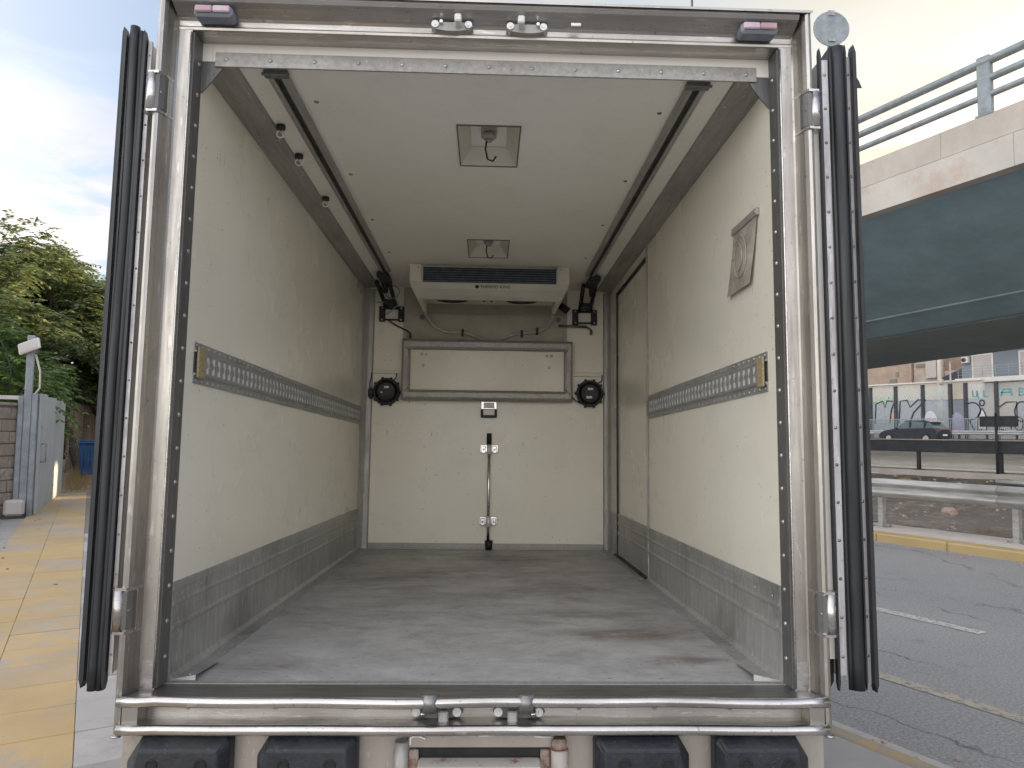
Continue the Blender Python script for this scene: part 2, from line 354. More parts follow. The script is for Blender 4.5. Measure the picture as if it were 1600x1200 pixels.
# ------------------------------------------------------------------ geometry helpers
class MB:
    """collects faces for ONE mesh"""
    def __init__(s): s.v = []; s.f = []; s.sm = []
    def face(s, pts, smooth=False):
        i = len(s.v); s.v += [tuple(p) for p in pts]; s.f.append(tuple(range(i, i + len(pts)))); s.sm.append(smooth); return s
    def box(s, x0, x1, y0, y1, z0, z1, ch=0.0, M=None):
        if ch > 0:
            c = min(ch, .49 * min(abs(x1 - x0), abs(y1 - y0), abs(z1 - z0)))
            bm = bmesh.new(); bmesh.ops.create_cube(bm, size=1)
            for v in bm.verts: v.co = Vector(((x0 + x1) / 2 + v.co.x * (x1 - x0), (y0 + y1) / 2 + v.co.y * (y1 - y0), (z0 + z1) / 2 + v.co.z * (z1 - z0)))
            bmesh.ops.bevel(bm, geom=bm.edges[:], offset=c, segments=1, affect='EDGES')
            bmesh.ops.recalc_face_normals(bm, faces=bm.faces[:])
            return s.addbm(bm, M)
        p = [Vector(q) for q in ((x0, y0, z0), (x1, y0, z0), (x1, y1, z0), (x0, y1, z0), (x0, y0, z1), (x1, y0, z1), (x1, y1, z1), (x0, y1, z1))]
        if M: p = [M @ q for q in p]
        i = len(s.v); s.v += [tuple(q) for q in p]
        for f in ((0, 3, 2, 1), (4, 5, 6, 7), (0, 1, 5, 4), (1, 2, 6, 5), (2, 3, 7, 6), (3, 0, 4, 7)):
            s.f.append(tuple(i + k for k in f)); s.sm.append(False)
        return s
    def addbm(s, bm, M=None, smooth=False):
        i = len(s.v); bm.verts.index_update()
        s.v += [tuple((M @ v.co) if M else v.co) for v in bm.verts]
        for f in bm.faces: s.f.append(tuple(i + v.index for v in f.verts)); s.sm.append(smooth)
        bm.free(); return s
    def cyl(s, a, b, r, n=12, r2=None, cap=True, smooth=True):
        a = Vector(a); b = Vector(b); r2 = r if r2 is None else r2
        d = (b - a).normalized(); q = d.to_track_quat('Z', 'Y'); i = len(s.v)
        for k in range(n):
            o = q @ Vector((math.cos(2 * PI * k / n), math.sin(2 * PI * k / n), 0))
            s.v.append(tuple(a + o * r)); s.v.append(tuple(b + o * r2))
        for k in range(n):
            j = (k + 1) % n; s.f.append((i + 2 * k, i + 2 * j, i + 2 * j + 1, i + 2 * k + 1)); s.sm.append(smooth)
        if cap:
            s.f.append(tuple(i + 2 * k for k in reversed(range(n)))); s.f.append(tuple(i + 2 * k + 1 for k in range(n))); s.sm += [False, False]
        return s
    def tube(s, pts, r, n=8, cap=True, rr=None):
        pts = [Vector(p) for p in pts]; i0 = len(s.v); N = len(pts); up = None
        for j, p in enumerate(pts):
            d = (pts[min(j + 1, N - 1)] - pts[max(j - 1, 0)]).normalized()
            if up is None: up = d.orthogonal().normalized()
            up = (up - d * up.dot(d)).normalized(); sd_ = d.cross(up); R_ = rr[j] if rr else r
            for k in range(n):
                t = 2 * PI * k / n; s.v.append(tuple(p + (up * math.cos(t) + sd_ * math.sin(t)) * R_))
        for j in range(N - 1):
            for k in range(n):
                k2 = (k + 1) % n; s.f.append((i0 + j * n + k, i0 + j * n + k2, i0 + (j + 1) * n + k2, i0 + (j + 1) * n + k)); s.sm.append(True)
        if cap:
            s.f.append(tuple(i0 + k for k in reversed(range(n)))); s.f.append(tuple(i0 + (N - 1) * n + k for k in range(n))); s.sm += [False, False]
        return s
    def prism(s, prof, axis, a, b, smooth=False, cap=True):
        """prof: 2-D closed outline; axis 'x' -> (y,z), 'y' -> (x,z), 'z' -> (x,y)"""
        def P(u, v, w): return {'x': (w, u, v), 'y': (u, w, v), 'z': (u, v, w)}[axis]
        i = len(s.v); n = len(prof)
        for u, v in prof: s.v.append(P(u, v, a))
        for u, v in prof: s.v.append(P(u, v, b))
        for k in range(n):
            j = (k + 1) % n; s.f.append((i + k, i + j, i + n + j, i + n + k)); s.sm.append(smooth)
        if cap: s.f.append(tuple(i + k for k in reversed(range(n)))); s.f.append(tuple(i + n + k for k in range(n))); s.sm += [False, False]
        return s
    def dome(s, c, nrm, r, h=None, n=8):
        c = Vector(c); q = Vector(nrm).normalized().to_track_quat('Z', 'Y'); h = r * .6 if h is None else h; i = len(s.v)
        for rr, hh in ((1, 0), (.7, .7)):
            for k in range(n): s.v.append(tuple(c + q @ Vector((math.cos(2 * PI * k / n) * r * rr, math.sin(2 * PI * k / n) * r * rr, h * hh))))
        s.v.append(tuple(c + q @ Vector((0, 0, h))))
        for k in range(n):
            j = (k + 1) % n; s.f.append((i + k, i + j, i + n + j, i + n + k)); s.f.append((i + n + k, i + n + j, i + 2 * n)); s.sm += [True, True]
        return s
    def build(s, name, mat, parent=None, kind=None, label=None, cat=None, group=None, M=None, recalc=True, loc=None):
        me = bpy.data.meshes.new(name)
        off = Vector(loc) if loc is not None else None
        vs = s.v if off is None else [tuple(Vector(v) - off) for v in s.v]
        me.from_pydata(vs, [], s.f); me.polygons.foreach_set('use_smooth', s.sm)
        mats = mat if isinstance(mat, (list, tuple)) else [mat]
        for mm in mats: me.materials.append(MAT[mm])
        if recalc:
            bm = bmesh.new(); bm.from_mesh(me); bmesh.ops.recalc_face_normals(bm, faces=bm.faces[:]); bm.to_mesh(me); bm.free()
        me.update()
        o = bpy.data.objects.new(name, me); COL.objects.link(o)
        if parent: o.parent = parent
        if off is not None: o.location = off
        if M is not None: o.matrix_world = M
        return tag(o, label, cat, group, kind)
def tag(o, label=None, cat=None, group=None, kind=None):
    if label: o['label'] = label
    if cat: o['category'] = cat
    if group: o['group'] = group
    if kind: o['kind'] = kind
    return o
def empty(name, loc, label, cat, group=None, rz=0, M=None):
    o = bpy.data.objects.new(name, None); o.empty_display_size = .2; COL.objects.link(o)
    o.location = loc; o.rotation_euler = (0, 0, rz)
    if M is not None: o.matrix_world = M
    return tag(o, label, cat, group)
def copytree(o, parent=None):
    c = o.copy(); COL.objects.link(c)
    if parent: c.parent = parent
    for ch in list(o.children): copytree(ch, c)
    return c
def text_mesh(s_, size, name, mat, parent, M, depth=.0008):
    cu = bpy.data.curves.new(name, 'FONT'); cu.body = s_; cu.size = size; cu.extrude = depth; cu.align_x = 'CENTER'; cu.align_y = 'CENTER'
    t = bpy.data.objects.new(name, cu); COL.objects.link(t)
    dg = bpy.context.evaluated_depsgraph_get(); me = bpy.data.meshes.new_from_object(t.evaluated_get(dg))
    bpy.data.objects.remove(t); me.materials.clear(); me.materials.append(MAT[mat])
    o = bpy.data.objects.new(name, me); COL.objects.link(o); o.parent = parent; o.matrix_local = M
    return o

# ================================================================== SETTING
def slab(name, x0, x1, y0, y1, z, mat, th=.05):
    return MB().box(x0, x1, y0, y1, z - th, z).build(name, mat, kind='structure')
MB().box(-400, 600, -300, 900, -.6, -.30).build('ground', 'path', kind='structure')
slab('road', 3.60, 11.34, -60, 140, 0, 'asphalt', .2)
slab('pavement', -1.1, 3.48, -60, 21.2, .13, 'pave', .3)
slab('driveway', -14, -1.1, -60, 30, .126, 'pave', .3)
# dirt path past the gate, uneven
def sheet(name, x0, x1, y0, y1, nx, ny, fz, mat, kind='structure', **k):
    b = MB(); b.v = []
    for j in range(ny + 1):
        for i in range(nx + 1):
            x = x0 + (x1 - x0) * i / nx; y = y0 + (y1 - y0) * j / ny; b.v.append((x, y, fz(x, y)))
    for j in range(ny):
        for i in range(nx):
            a = j * (nx + 1) + i; b.f.append((a, a + 1, a + nx + 2, a + nx + 1)); b.sm.append(True)
    return b.build(name, mat, kind=kind, recalc=False, **k)
nz = lambda x, y, s_: mnoise.noise(Vector((x * s_, y * s_, 3.3)))
sheet('path', -1.1, 3.6, 21.2, 120, 20, 200, lambda x, y: .12 + .05 * nz(x, y, 1.1) + .02 * nz(x, y, 4), 'path')
sheet('field', -60, -1.1, 30, 160, 40, 60, lambda x, y: .05 + .08 * nz(x, y, .6), 'path')
# dirt bank between the carriageways
sheet('dirt_bank', 12.75, 19.42, -30, 70, 40, 300, lambda x, y: .142 + max(0, (x - 13.0) / 6.2) ** 1.3 * .54 + .05 * min(1, (x - 12.75) * 2) * nz(x, y, 1.3) + .025 * nz(x, y, 5), 'dirt')
slab('median_apron', 11.66, 12.78, -60, 140, .135, 'concrete', .3)
slab('far_road', 20.9, 58.9, -120, 200, 1.40, 'asphalt', 1.6)
slab('far_ground', 58.9, 200, -150, 260, 1.44, 'pave', 1.6)
slab('median_kerb', 19.42, 20.9, -60, 160, .86, 'concrete', .8)

# lane markings on the road (thin sheets)
mk = MB().face([(4.93, -40, .004), (5.06, -40, .004), (5.06, 90, .004), (4.93, 90, .004)]).build('edge_line', 'line_y', kind='structure')
for k in range(-4, 14):
    MB().face([(6.80, 3.55 + k * 5.2, .004), (6.94, 3.55 + k * 5.2, .004), (6.94, 5.75 + k * 5.2, .004), (6.80, 5.75 + k * 5.2, .004)]).build('lane_dash', 'line', kind='structure')
# gutter strip by the near kerb
MB().face([(3.605, -40, .003), (3.95, -40, .003), (3.95, 90, .003), (3.605, 90, .003)]).build('gutter', 'grey_slab2', kind='structure')

def stones(parent_name, x0, x1, z0, z1, y0, pitch, n, mats, gap=.012, ch=.02, nm='kerb_stone', jit=.004, label_parent=None):
    par = MB().box(x0 + .02, x1 - .02, y0, y0 + pitch * n, z0, z1 - .04).build(parent_name, 'mortar', kind='structure')
    base = [MB().box(x0, x1, 0, pitch - gap, z0, z1, ch).build(nm, mm, par) for mm in mats]
    meshes = [b.data for b in base]
    for i in range(n):
        if i < len(base): o = base[i]
        else: o = bpy.data.objects.new(nm, random.choice(meshes)); COL.objects.link(o); o.parent = par
        o.location = (random.uniform(-jit, jit), y0 + i * pitch, random.uniform(-jit, jit))
    return par
stones('near_kerb', 3.48, 3.60, -.1, .135, -6, 1.0, 30, ['kerb_dirty', 'grey_slab2'])
stones('far_kerb', 11.34, 11.66, -.1, .135, -5.14, 1.15, 36, ['kerb', 'kerb'])

# yellow and grey paving slabs of the pavement, each one its own piece
pv = MB().box(-.905, .905, -1.0, 21.19, .120, .1325).build('slab_paving', 'mortar', kind='structure')
pitch = .455
proto_slabs = {}
def paver(col, j, mat):
    key = (mat,)
    if key not in proto_slabs:
        b = MB().box(0, .452, 0, .446, 0, .014, .0025).build('paving_slab', mat, pv); proto_slabs[key] = b.data; o = b
    else:
        o = bpy.data.objects.new('paving_slab', proto_slabs[key]); COL.objects.link(o); o.parent = pv
    o.location = (-.905 + col * .4545, -1.0 + j * pitch, .126 + random.uniform(0, .004))
    o.rotation_euler = (random.uniform(-.003, .003), random.uniform(-.003, .003), random.uniform(-.003, .003))
for j in range(48):
    for c_ in range(2): paver(c_, j, random.choice(['yellow_slab', 'yellow_slab', 'yellow_slab2']))
for j in range(30):
    for c_ in (2, 3): paver(c_, j, random.choice(['grey_slab', 'grey_slab2']))

# ------------------------------------------------------------------ flyover
FD = -.0525                                      # downgrade of the deck along the street
def fz(y, z): return z + FD * (y - 7.0)
def flyprism(prof, y0, y1, name, mat, parent, smooth=False):
    b = MB(); n = len(prof)
    for x, z in prof: b.v.append((x, y0, fz(y0, z)))
    for x, z in prof: b.v.append((x, y1, fz(y1, z)))
    for k in range(n):
        j = (k + 1) % n; b.f.append((k, j, n + j, n + k)); b.sm.append(smooth)
    b.f.append(tuple(reversed(range(n)))); b.f.append(tuple(range(n, 2 * n))); b.sm += [False, False]
    return b.build(name, mat, parent)
fly = empty('flyover', (21, 7, 0), 'concrete flyover with teal underside and triple pipe railing crossing above the dark guardrail', 'flyover')
fly.location = (0, 0, 0)
Y0, Y1 = -45, 62
flyprism([(13.06, 6.22), (13.3, 6.20), (29.7, 6.20), (29.94, 6.22), (29.94, 6.5), (13.06, 6.5)], Y0, Y1, 'deck_slab', 'concrete', fly)
flyprism([(13.35, 6.195), (18.5, 4.72), (24.6, 4.72), (29.6, 6.195)], Y0, Y1, 'box_girder', 'teal', fly)
flyprism([(18.75, 4.70), (24.35, 4.70), (24.35, 4.718), (18.75, 4.718)], Y0, Y1, 'soffit_plate', 'teal_dark', fly)
# joint seam along the sloping web, and panel joints across it
sl = lambda t: (13.35 + (18.5 - 13.35) * t, 6.195 + (4.72 - 6.195) * t)
a, b_ = sl(.80), sl(.812)
flyprism([(a[0] - .012, a[1] - .035), (b_[0] - .012, b_[1] - .035), (b_[0], b_[1]), (a[0], a[1])], Y0, Y1, 'seam_strip', 'teal_dark', fly)
for y in np.arange(-20, 60, 6.4):                 # cross joints of the girder plates
    for t0, t1 in ((.0, .795), (.815, 1.0)):
        (xa, za), (xb, zb) = sl(t0), sl(t1); b = MB(); w_ = .03
        P_ = [(xa, y, fz(y, za - .006)), (xb, y, fz(y, zb - .006)), (xb, y + w_, fz(y, zb - .006)), (xa, y + w_, fz(y, za - .006))]
        b.face(P_); b.build('plate_joint', 'teal_dark', fly, recalc=False)
def segs(y0, y1, ln): 
    y = y0
    while y < y1: yield y, min(y + ln, y1); y += ln
for (ya, yb) in segs(-33, 45, 3.9):               # precast parapet panels, upper and lower course
    flyprism([(13.0, 6.16), (13.25, 6.16), (13.25, 6.72), (13.0, 6.72)], ya, yb - .006, 'parapet_panel', 'concrete_pale', fly)
    flyprism([(13.03, 6.74), (13.24, 6.74), (13.24, 7.22), (13.03, 7.22)], ya + 1.2, yb + 1.194, 'parapet_panel', 'concrete', fly)
flyprism([(29.7, 6.2), (29.95, 6.2), (29.95, 7.2), (29.7, 7.2)], Y0, Y1, 'far_parapet', 'concrete', fly)
pr = MB()
post_me = None
for i, y in enumerate(np.arange(-21.6, 40, 4.05)):
    # post spots continue the one seen right of the door
    b = MB().box(13.03, 13.16, -.11, .11, 0, 1.03, .015)
    b.box(13.02, 13.18, -.15, .15, -.03, .01, .01)
    if post_me is None: o = b.build('railing_post', 'rail_paint', fly); post_me = o.data
    else: o = bpy.data.objects.new('railing_post', post_me); COL.objects.link(o); o.parent = fly
    o.location = (0, 6.45 + i * 4.05 - 7 * 4.05, fz(6.45 + i * 4.05 - 7 * 4.05, 7.24))
for hz_, r_ in ((.33, .055), (.62, .065), (.93, .075)):
    MB().cyl((13.09, -22, fz(-22, 7.24 + hz_)), (13.09, 36, fz(36, 7.24 + hz_)), r_, 10).build('handrail', 'rail_paint', fly)
for y in (-14, 34):
    MB().cyl((21.5, y, .2), (21.5, y, fz(y, 4.71)), 1.1, 24).build('pier', 'concrete', fly)

# ------------------------------------------------------------------ galvanised guardrail at the far kerb
def wbeam(x, y0, y1, zc, h, mat, name, parent, face=-1, dep=.08):
    n = 14; pr_ = []
    for i in range(n + 1):
        t = i / n; d = math.cos(t * 4 * PI) * -.5 + .5
        pr_.append((x + face * dep * d, zc - h / 2 + h * t))
    back = [(u + .006, v) for u, v in reversed(pr_)]
    return MB().prism(pr_ + back, 'y', y0, y1, smooth=True).build(name, mat, parent)
g1 = empty('guardrail', (12.2, 7, .14), 'weathered grey steel guardrail with bulging beam beside the yellow kerb', 'guardrail'); g1.location = (0, 0, 0)
for ya, yb in segs(-7.1, 30, 4.36):
    wbeam(12.12, ya + .004, yb - .004, .835, .32, 'galv', 'beam', g1)
pm = None
for k in range(-6, 11):
    y = 5.78 + k * 2.18
    if pm is None:
        b = MB().box(12.17, 12.29, -.045, .045, 0, .80, .008)
        b.box(12.10, 12.36, -.11, .11, 0, .014)
        o = b.build('post', 'galv', g1); pm = o.data
        bb = MB()
        for ax in (12.125, 12.335):
            for ay in (-.085, .085): bb.cyl((ax, ay, .014), (ax, ay, .045), .013, 8)
        o2 = bb.build('base_bolt', 'bolt', o); bm_ = o2.data
        o.location = (0, y, .137)
    else:
        o = bpy.data.objects.new('post', pm); COL.objects.link(o); o.parent = g1; o.location = (0, y, .137)
        o2 = bpy.data.objects.new('base_bolt', bm_); COL.objects.link(o2); o2.parent = o
# dark rail on the median kerb
g2 = empty('guardrail', (0, 0, 0), 'dark grey flat rail on slim posts in front of the ribbed off-white sheeting', 'guardrail')
for ya, yb in segs(-4.9, 40, 6.24):
    MB().box(19.50, 19.56, ya + .004, yb - .004, 1.35, 1.66, .012).build('beam', 'dark_rail', g2)
MB().box(19.47, 19.64, -4.9, 40, 1.662, 1.695, .01).build('cap_rail', 'rubble', g2)
pm = None
for k in range(-6, 15):
    y = 9.585 + k * 2.075
    b = None
    if pm is None:
        o = MB().box(19.57, 19.66, -.04, .04, 0, .79, .006).box(19.5, 19.72, -.1, .1, 0, .012).build('post', 'dark_rail', g2); pm = o.data
    else: o = bpy.data.objects.new('post', pm); COL.objects.link(o); o.parent = g2
    o.location = (0, y, .861)
# ribbed sheeting behind the dark rail
prf = []
for i in range(41):
    prf.append((20.44 + .022 * math.sin(i * PI / 4), .862 + i * .0165))
b = MB().prism(prf + [(20.5, prf[-1][1]), (20.5, .862)], 'y', -6, 60)
b.build('ribbed_barrier', 'corr', label='low off-white ribbed sheet barrier behind the dark rail', cat='barrier')

# sign on the median kerb, seen from behind
sg = empty('street_sign', (19.4, 9.57, .86), 'small dark sign board seen from behind on a slim post beside the dark rail', 'sign')
MB().cyl((0, 0, 0), (0, 0, 1.50), .03, 10).build('pole', 'dark_rail', sg)
MB().box(-.02, .02, -.5, .38, 1.16, 1.42, .01).build('sign_board', 'dark_rail', sg)
# round and triangular signs seen from behind, tops above the right door
rs = empty('road_sign', (11.95, 8.62, .135), 'grey back of round and triangular road signs on a tall pole above the right door', 'sign')
rs_rot = math.radians(-30); rs.rotation_euler.z = rs_rot
MB().cyl((0, 0, 0), (0, 0, 9.72), .05, 12).build('pole', 'galv', rs)
MB().cyl((0, -.07, 9.36), (0, -.055, 9.36), .345, 40).build('round_sign', 'rail_paint', rs)
MB().prism([(-.56, 8.2), (.56, 8.2), (.50, 8.35), (.04, 9.02), (-.04, 9.02), (-.5, 8.35)], 'y', -.07, -.055).build('triangle_sign', 'dark_rail', rs)
MB().box(-.06, .06, -.085, -.07, 9.62, 9.72).box(-.06, .06, -.1, -.07, 9.1, 9.16).build('bracket', 'galv', rs)

# ------------------------------------------------------------------ far side: rail, noise barrier, walls, houses
g3 = empty('guardrail', (0, 0, 0), 'long double grey guardrail along the far carriageway behind the parked dark car', 'guardrail')
wbeam(57.4, 10, 60, 2.20, .32, 'galv', 'beam', g3)
MB().box(57.3, 57.36, 10, 60, 1.62, 1.74).build('lower_beam', 'dark_rail', g3)
pm = None
for k in range(25):
    if pm is None: o = MB().box(57.44, 57.56, -.06, .06, 0, .9).build('post', 'dark_rail', g3); pm = o.data
    else: o = bpy.data.objects.new('post', pm); COL.objects.link(o); o.parent = g3
    o.location = (0, 11 + k * 2, 1.4)
pk = MB()
for y in np.arange(12, 60, .13): pk.box(58.72, 58.75, y, y + .035, 1.44, 3.35)
pk.box(58.71, 58.76, 12, 60, 3.28, 3.33).box(58.71, 58.76, 12, 60, 1.7, 1.75)
pk.build('picket_fence', 'rail_paint', label='low picket fence of thin grey bars in front of the glass noise barrier', cat='fence')
nb = empty('noise_barrier', (0, 0, 0), 'clear glass noise barrier with grey posts and spray painted letters', 'noise barrier')
posts = [49.4, 47.0, 44.65, 42.3, 39.89, 37.56, 35.2, 32.96, 31.77, 29.5, 27.2, 24.9, 22.6, 20.3]
pm = None
for y in posts:
    if pm is None: o = MB().box(59.9, 60.16, -.13, .13, 0, 4.75, .02).build('post', 'dark_rail', nb); pm = o.data
    else: o = bpy.data.objects.new('post', pm); COL.objects.link(o); o.parent = nb
    o.location = (0, y, 1.44)
panes = []
for ya, yb in zip(posts[:-1], posts[1:]):
    if yb == 31.77: continue
    p_ = MB().box(60.02, 60.05, yb + .12, ya - .12, 1.5, 6.05).build('glass_panel', 'glass', nb); panes.append((ya, yb, p_))
# spray paint on the glass: ribbons a centimetre proud of each pane
def ribbon(mb, pts, w, x=59.99):
    P = [Vector((p[0], p[1])) for p in pts]; n = len(P); L = []; R_ = []
    for i in range(n):
        d = (P[min(i + 1, n - 1)] - P[max(i - 1, 0)]).normalized(); q = Vector((-d.y, d.x)) * w / 2
        L.append(P[i] + q); R_.append(P[i] - q)
    for i in range(n - 1): mb.face([(x, -L[i].x, L[i].y), (x, -L[i + 1].x, L[i + 1].y), (x, -R_[i + 1].x, R_[i + 1].y), (x, -R_[i].x, R_[i].y)])
def circ(cx, cz, rx, rz, a0=0, a1=2 * PI, n=20): return [(cx + rx * math.cos(a0 + (a1 - a0) * i / n), cz + rz * math.sin(a0 + (a1 - a0) * i / n)) for i in range(n + 1)]
def pane_for(y):
    for ya, yb, p_ in panes:
        if yb <= y <= ya: return p_
    return panes[0][2]
def letters(name, mat, strokes, w, y):
    b = MB()
    for s_ in strokes: ribbon(b, s_, w, 59.985 if mat == 'g_black' or mat == 'g_teal' else 59.992)
    return b.build(name, mat, pane_for(y), recalc=False)
def fillpoly(mat, pts, y, x=59.996):
    b = MB().face([(x, -p[0], p[1]) for p in pts]); return b.build('spray_fill', mat, pane_for(y), recalc=False)
# (u = -s so that letters read left to right from the road)
def off(sts, du, dz, k=1.0): return [[(p[0] * k + du, p[1] * k + dz) for p in s_] for s_ in sts]
Nl = [(0, 0), (.12, 1.7), (.75, 1.95), (.95, 1.35), (1.15, 1.95), (1.85, 1.9), (1.55, 1.2), (1.35, 0)]
Kl = [(0, 0), (.15, 1.9), (.75, 1.95), (1.0, 1.35), (1.7, 1.95), (2.35, 1.95), (1.3, .9), (1.1, .4), (.9, 0)]
letters('letter_outline', 'g_black', off([Nl], -39.5, 3.0), .13, 38.8); fillpoly('g_fill', off([Nl], -39.5, 3.0)[0], 38.8)
letters('letter_outline', 'g_black', off([Kl], -37.3, 3.0), .13, 36.5); fillpoly('g_fill', off([Kl], -37.3, 3.0)[0], 36.5)
random.seed(3)
def scrib(u0, z0, w, h, n): return [[(u0 + w * i / n, z0 + h * (.5 + .5 * math.sin(i * 1.9) * (.6 + .4 * random.random()))) for i in range(n + 1)]]
letters('tag', 'g_green', scrib(-39.45, 4.7, 1.6, .65, 14), .12, 38.8)
letters('tag', 'g_white', scrib(-37.0, 4.9, 1.6, .55, 12), .07, 36.5)
letters('tag', 'g_purple', scrib(-34.8, 4.7, 1.6, .3, 10), .06, 34)
fillpoly('g_white', circ(-34.6, 3.1, .55, .9), 34); fillpoly('g_pink', circ(-37.75, 3.6, .22, .5), 38.0)
fillpoly('g_purple', [(-32.9, 2.2), (-32.9, 3.6), (-32.4, 3.9), (-32.0, 3.5), (-31.9, 2.2)], 32.96)
# teal  U L  A B
letters('tag_letters', 'g_teal', [[(-31.25, 5.55), (-31.2, 5.05), (-30.95, 5.05), (-30.9, 5.5), (-30.8, 4.9)], [(-30.4, 5.5), (-30.4, 5.05), (-30.1, 5.05)]], .09, 30.5)
letters('tag_letters', 'g_teal', [[(-29.2, 5.0), (-29.0, 5.55), (-28.5, 5.55), (-28.4, 5.0)], [(-29.2, 5.3), (-28.5, 5.3)], [(-27.9, 5.0), (-27.9, 5.6), (-27.5, 5.5), (-27.8, 5.3), (-27.4, 5.15), (-27.9, 5.0)]], .09, 28)
# big black loops
letters('letter_outline', 'g_black', [[(-31.7, 4.5)] + circ(-31.3, 3.95, .62, .65, PI / 2, -PI * .35) + [(-31.5, 3.2), (-31.3, 2.6)], circ(-30.55, 4.55, .17, .22), [(-30.9, 2.4), (-30.85, 3.6), (-30.55, 4.15), (-30.3, 3.6), (-30.3, 2.4)], [(-31.6, 3.3), (-31.1, 2.3), (-30.6, 2.5)]], .1, 30.5)
letters('letter_outline', 'g_black', [[(-29.3, 4.2), (-28.8, 4.55), (-28.1, 4.55), (-28.1, 3.4), (-29.1, 3.3)], circ(-27.75, 3.8, .5, .75), [(-29.3, 2.5), (-28.6, 2.3), (-27.3, 2.4)], [(-28.7, 3.3), (-28.5, 2.5)], circ(-28.0, 2.9, .3, .5)], .1, 28)
fillpoly('g_white', [(-30.85, 2.5), (-30.8, 3.6), (-30.55, 4.0), (-30.35, 3.6), (-30.35, 2.5)], 30.5)
fillpoly('g_fill', circ(-27.75, 3.8, .46, .7), 28)

# boundary wall behind the barrier: lower blue grey part with a beige upper part
bw = MB().box(66, 66.4, 33.6, 62, 1.44, 5.2).build('boundary_wall', 'bluegrey', label='long wall with blue grey base and beige top behind the glass barrier', cat='wall')
MB().box(65.94, 66.46, 33.6, 62, 5.202, 6.75, .02).build('upper_course', 'beige', bw)
MB().box(65.85, 66.55, 33.6, 62, 6.755, 6.9, .02).build('coping', 'trim_white', bw)
# grey apartment building with balcony
ap = empty('apartment_building', (0, 0, 0), 'grey apartment building with white balcony slab, shutters and air conditioner behind the noise barrier', 'building')
Y_a, Y_b = 38.55, 12.0
MB().box(72.3, 84, Y_b, Y_a, 7.45, 10.72).build('upper_wall', 'bgrey', ap)
MB().box(72.6, 84, Y_b, Y_a - .6, 1.44, 7.0).build('ground_floor_wall', 'tan_wall', ap)
MB().box(71.3, 84, Y_b, Y_a + .15, 7.0, 7.44, .03).build('balcony_slab', 'trim_white', ap)
MB().box(71.0, 84.5, Y_b, Y_a + .3, 10.73, 11.05, .03).build('roof_slab', 'trim_white', ap)
MB().box(73, 84, Y_b, Y_a - 1, 11.06, 14.2).build('top_storey', 'bgrey', ap)
win_me = None
for (yc, w_, z0, z1) in ((36.65, 1.9, 7.46, 9.75), (32.6, 1.9, 7.46, 9.75), (28.5, 1.9, 7.46, 9.75), (24.5, 1.9, 7.46, 9.75), (34, 1.6, 11.6, 13.4), (29, 1.6, 11.6, 13.4)):
    X_ = 72.3 if z1 < 10 else 73.0
    fr = MB().box(X_ - .08, X_ - .003, yc - w_ / 2, yc - w_ / 2 + .14, z0, z1).box(X_ - .08, X_ - .003, yc + w_ / 2 - .14, yc + w_ / 2, z0, z1).box(X_ - .08, X_ - .003, yc - w_ / 2 + .14, yc + w_ / 2 - .14, z1 - .14, z1).build('window', 'trim_white', ap)
    b = MB(); zz = z0
    while zz < z1 - .15: b.box(X_ - .05, X_ - .004, yc - w_ / 2 + .141, yc + w_ / 2 - .141, zz, min(zz + .11, z1 - .141)); zz += .12
    b.build('shutter', 'shutter', fr)
ac = MB().box(71.85, 72.25, 37.75, 38.35, 8.95, 9.55, .03).build('air_conditioner', 'trim_white', ap)
MB().cyl((71.84, 38.12, 9.25), (71.80, 38.12, 9.25), .2, 16).build('fan_grille', 'dark_rail', ac)
b = MB()
for z in (7.75, 8.0, 8.25, 8.5): b.box(71.4, 71.43, Y_b, Y_a, z, z + .03)
for y in np.arange(Y_b, Y_a, 1.1): b.box(71.4, 71.44, y, y + .04, 7.45, 8.53)
b.build('balcony_railing', 'rail_paint', ap)
for y in (37.3, 33.1, 29): MB().cyl((71.8, y, 1.44), (71.6, y - .3, 6.99), .08, 8).build('column', 'trim_white', ap)

# old brown plastered building with a leaning awning
ob = empty('ruined_building', (0, 0, 0), 'old brown building with peeling plaster between the white gable and the grey apartments', 'building')
MB().box(78, 90, 43.8, 54.6, 1.44, 11.2).box(78, 90, 39.5, 43.79, 1.44, 8.9).build('wall', 'brown_wall', ob)
MB().box(77.7, 78, 43.8, 46.5, 1.44, 10.9).box(77.7, 78, 39.5, 43.79, 1.44, 8.85).build('rubble_wall', 'rubble', ob)
MB().box(77.4, 77.99, 46.6, 46.9, 1.44, 11.1).box(77.5, 77.69, 43.2, 43.4, 7, 10.2).build('pilaster', 'brown_wall', ob)
b = MB()
for i in range(14):
    y = 41 + random.random() * 13; z = 5 + random.random() * 5; b.box(77.62 if y < 46.5 else 77.93, 77.72 if y < 46.5 else 78.02, y, y + .2 + random.random() * .7, z, z + .12 + random.random() * .5)
b.build('broken_patch', 'mortar', ob)
M_ = Matrix.Translation((77.3, 42.0, 8.0)) @ Matrix.Rotation(math.radians(-22), 4, 'X')
MB().box(-.25, .05, -1.5, 1.4, -.55, .55, .03, M_).build('awning', 'dark_rail', ob)
MB().box(77.4, 77.69, 43.9, 45.0, 8.2, 10.9).build('white_patch', 'shutter', ob)
wg = empty('gable_house', (0, 0, 0), 'pale low gable house at the left end of the brown ruin', 'house')
MB().prism([(54.8, 1.44), (60, 1.44), (60, 10.2), (57.4, 11.2), (54.8, 9.9)], 'x', 76, 84).build('wall', 'tan_wall', wg)
MB().box(75.9, 76.0, 55.2, 55.9, 8.4, 8.9).box(75.9, 76.0, 56.6, 57.5, 7.8, 8.2).build('window', 'dark_rail', wg)
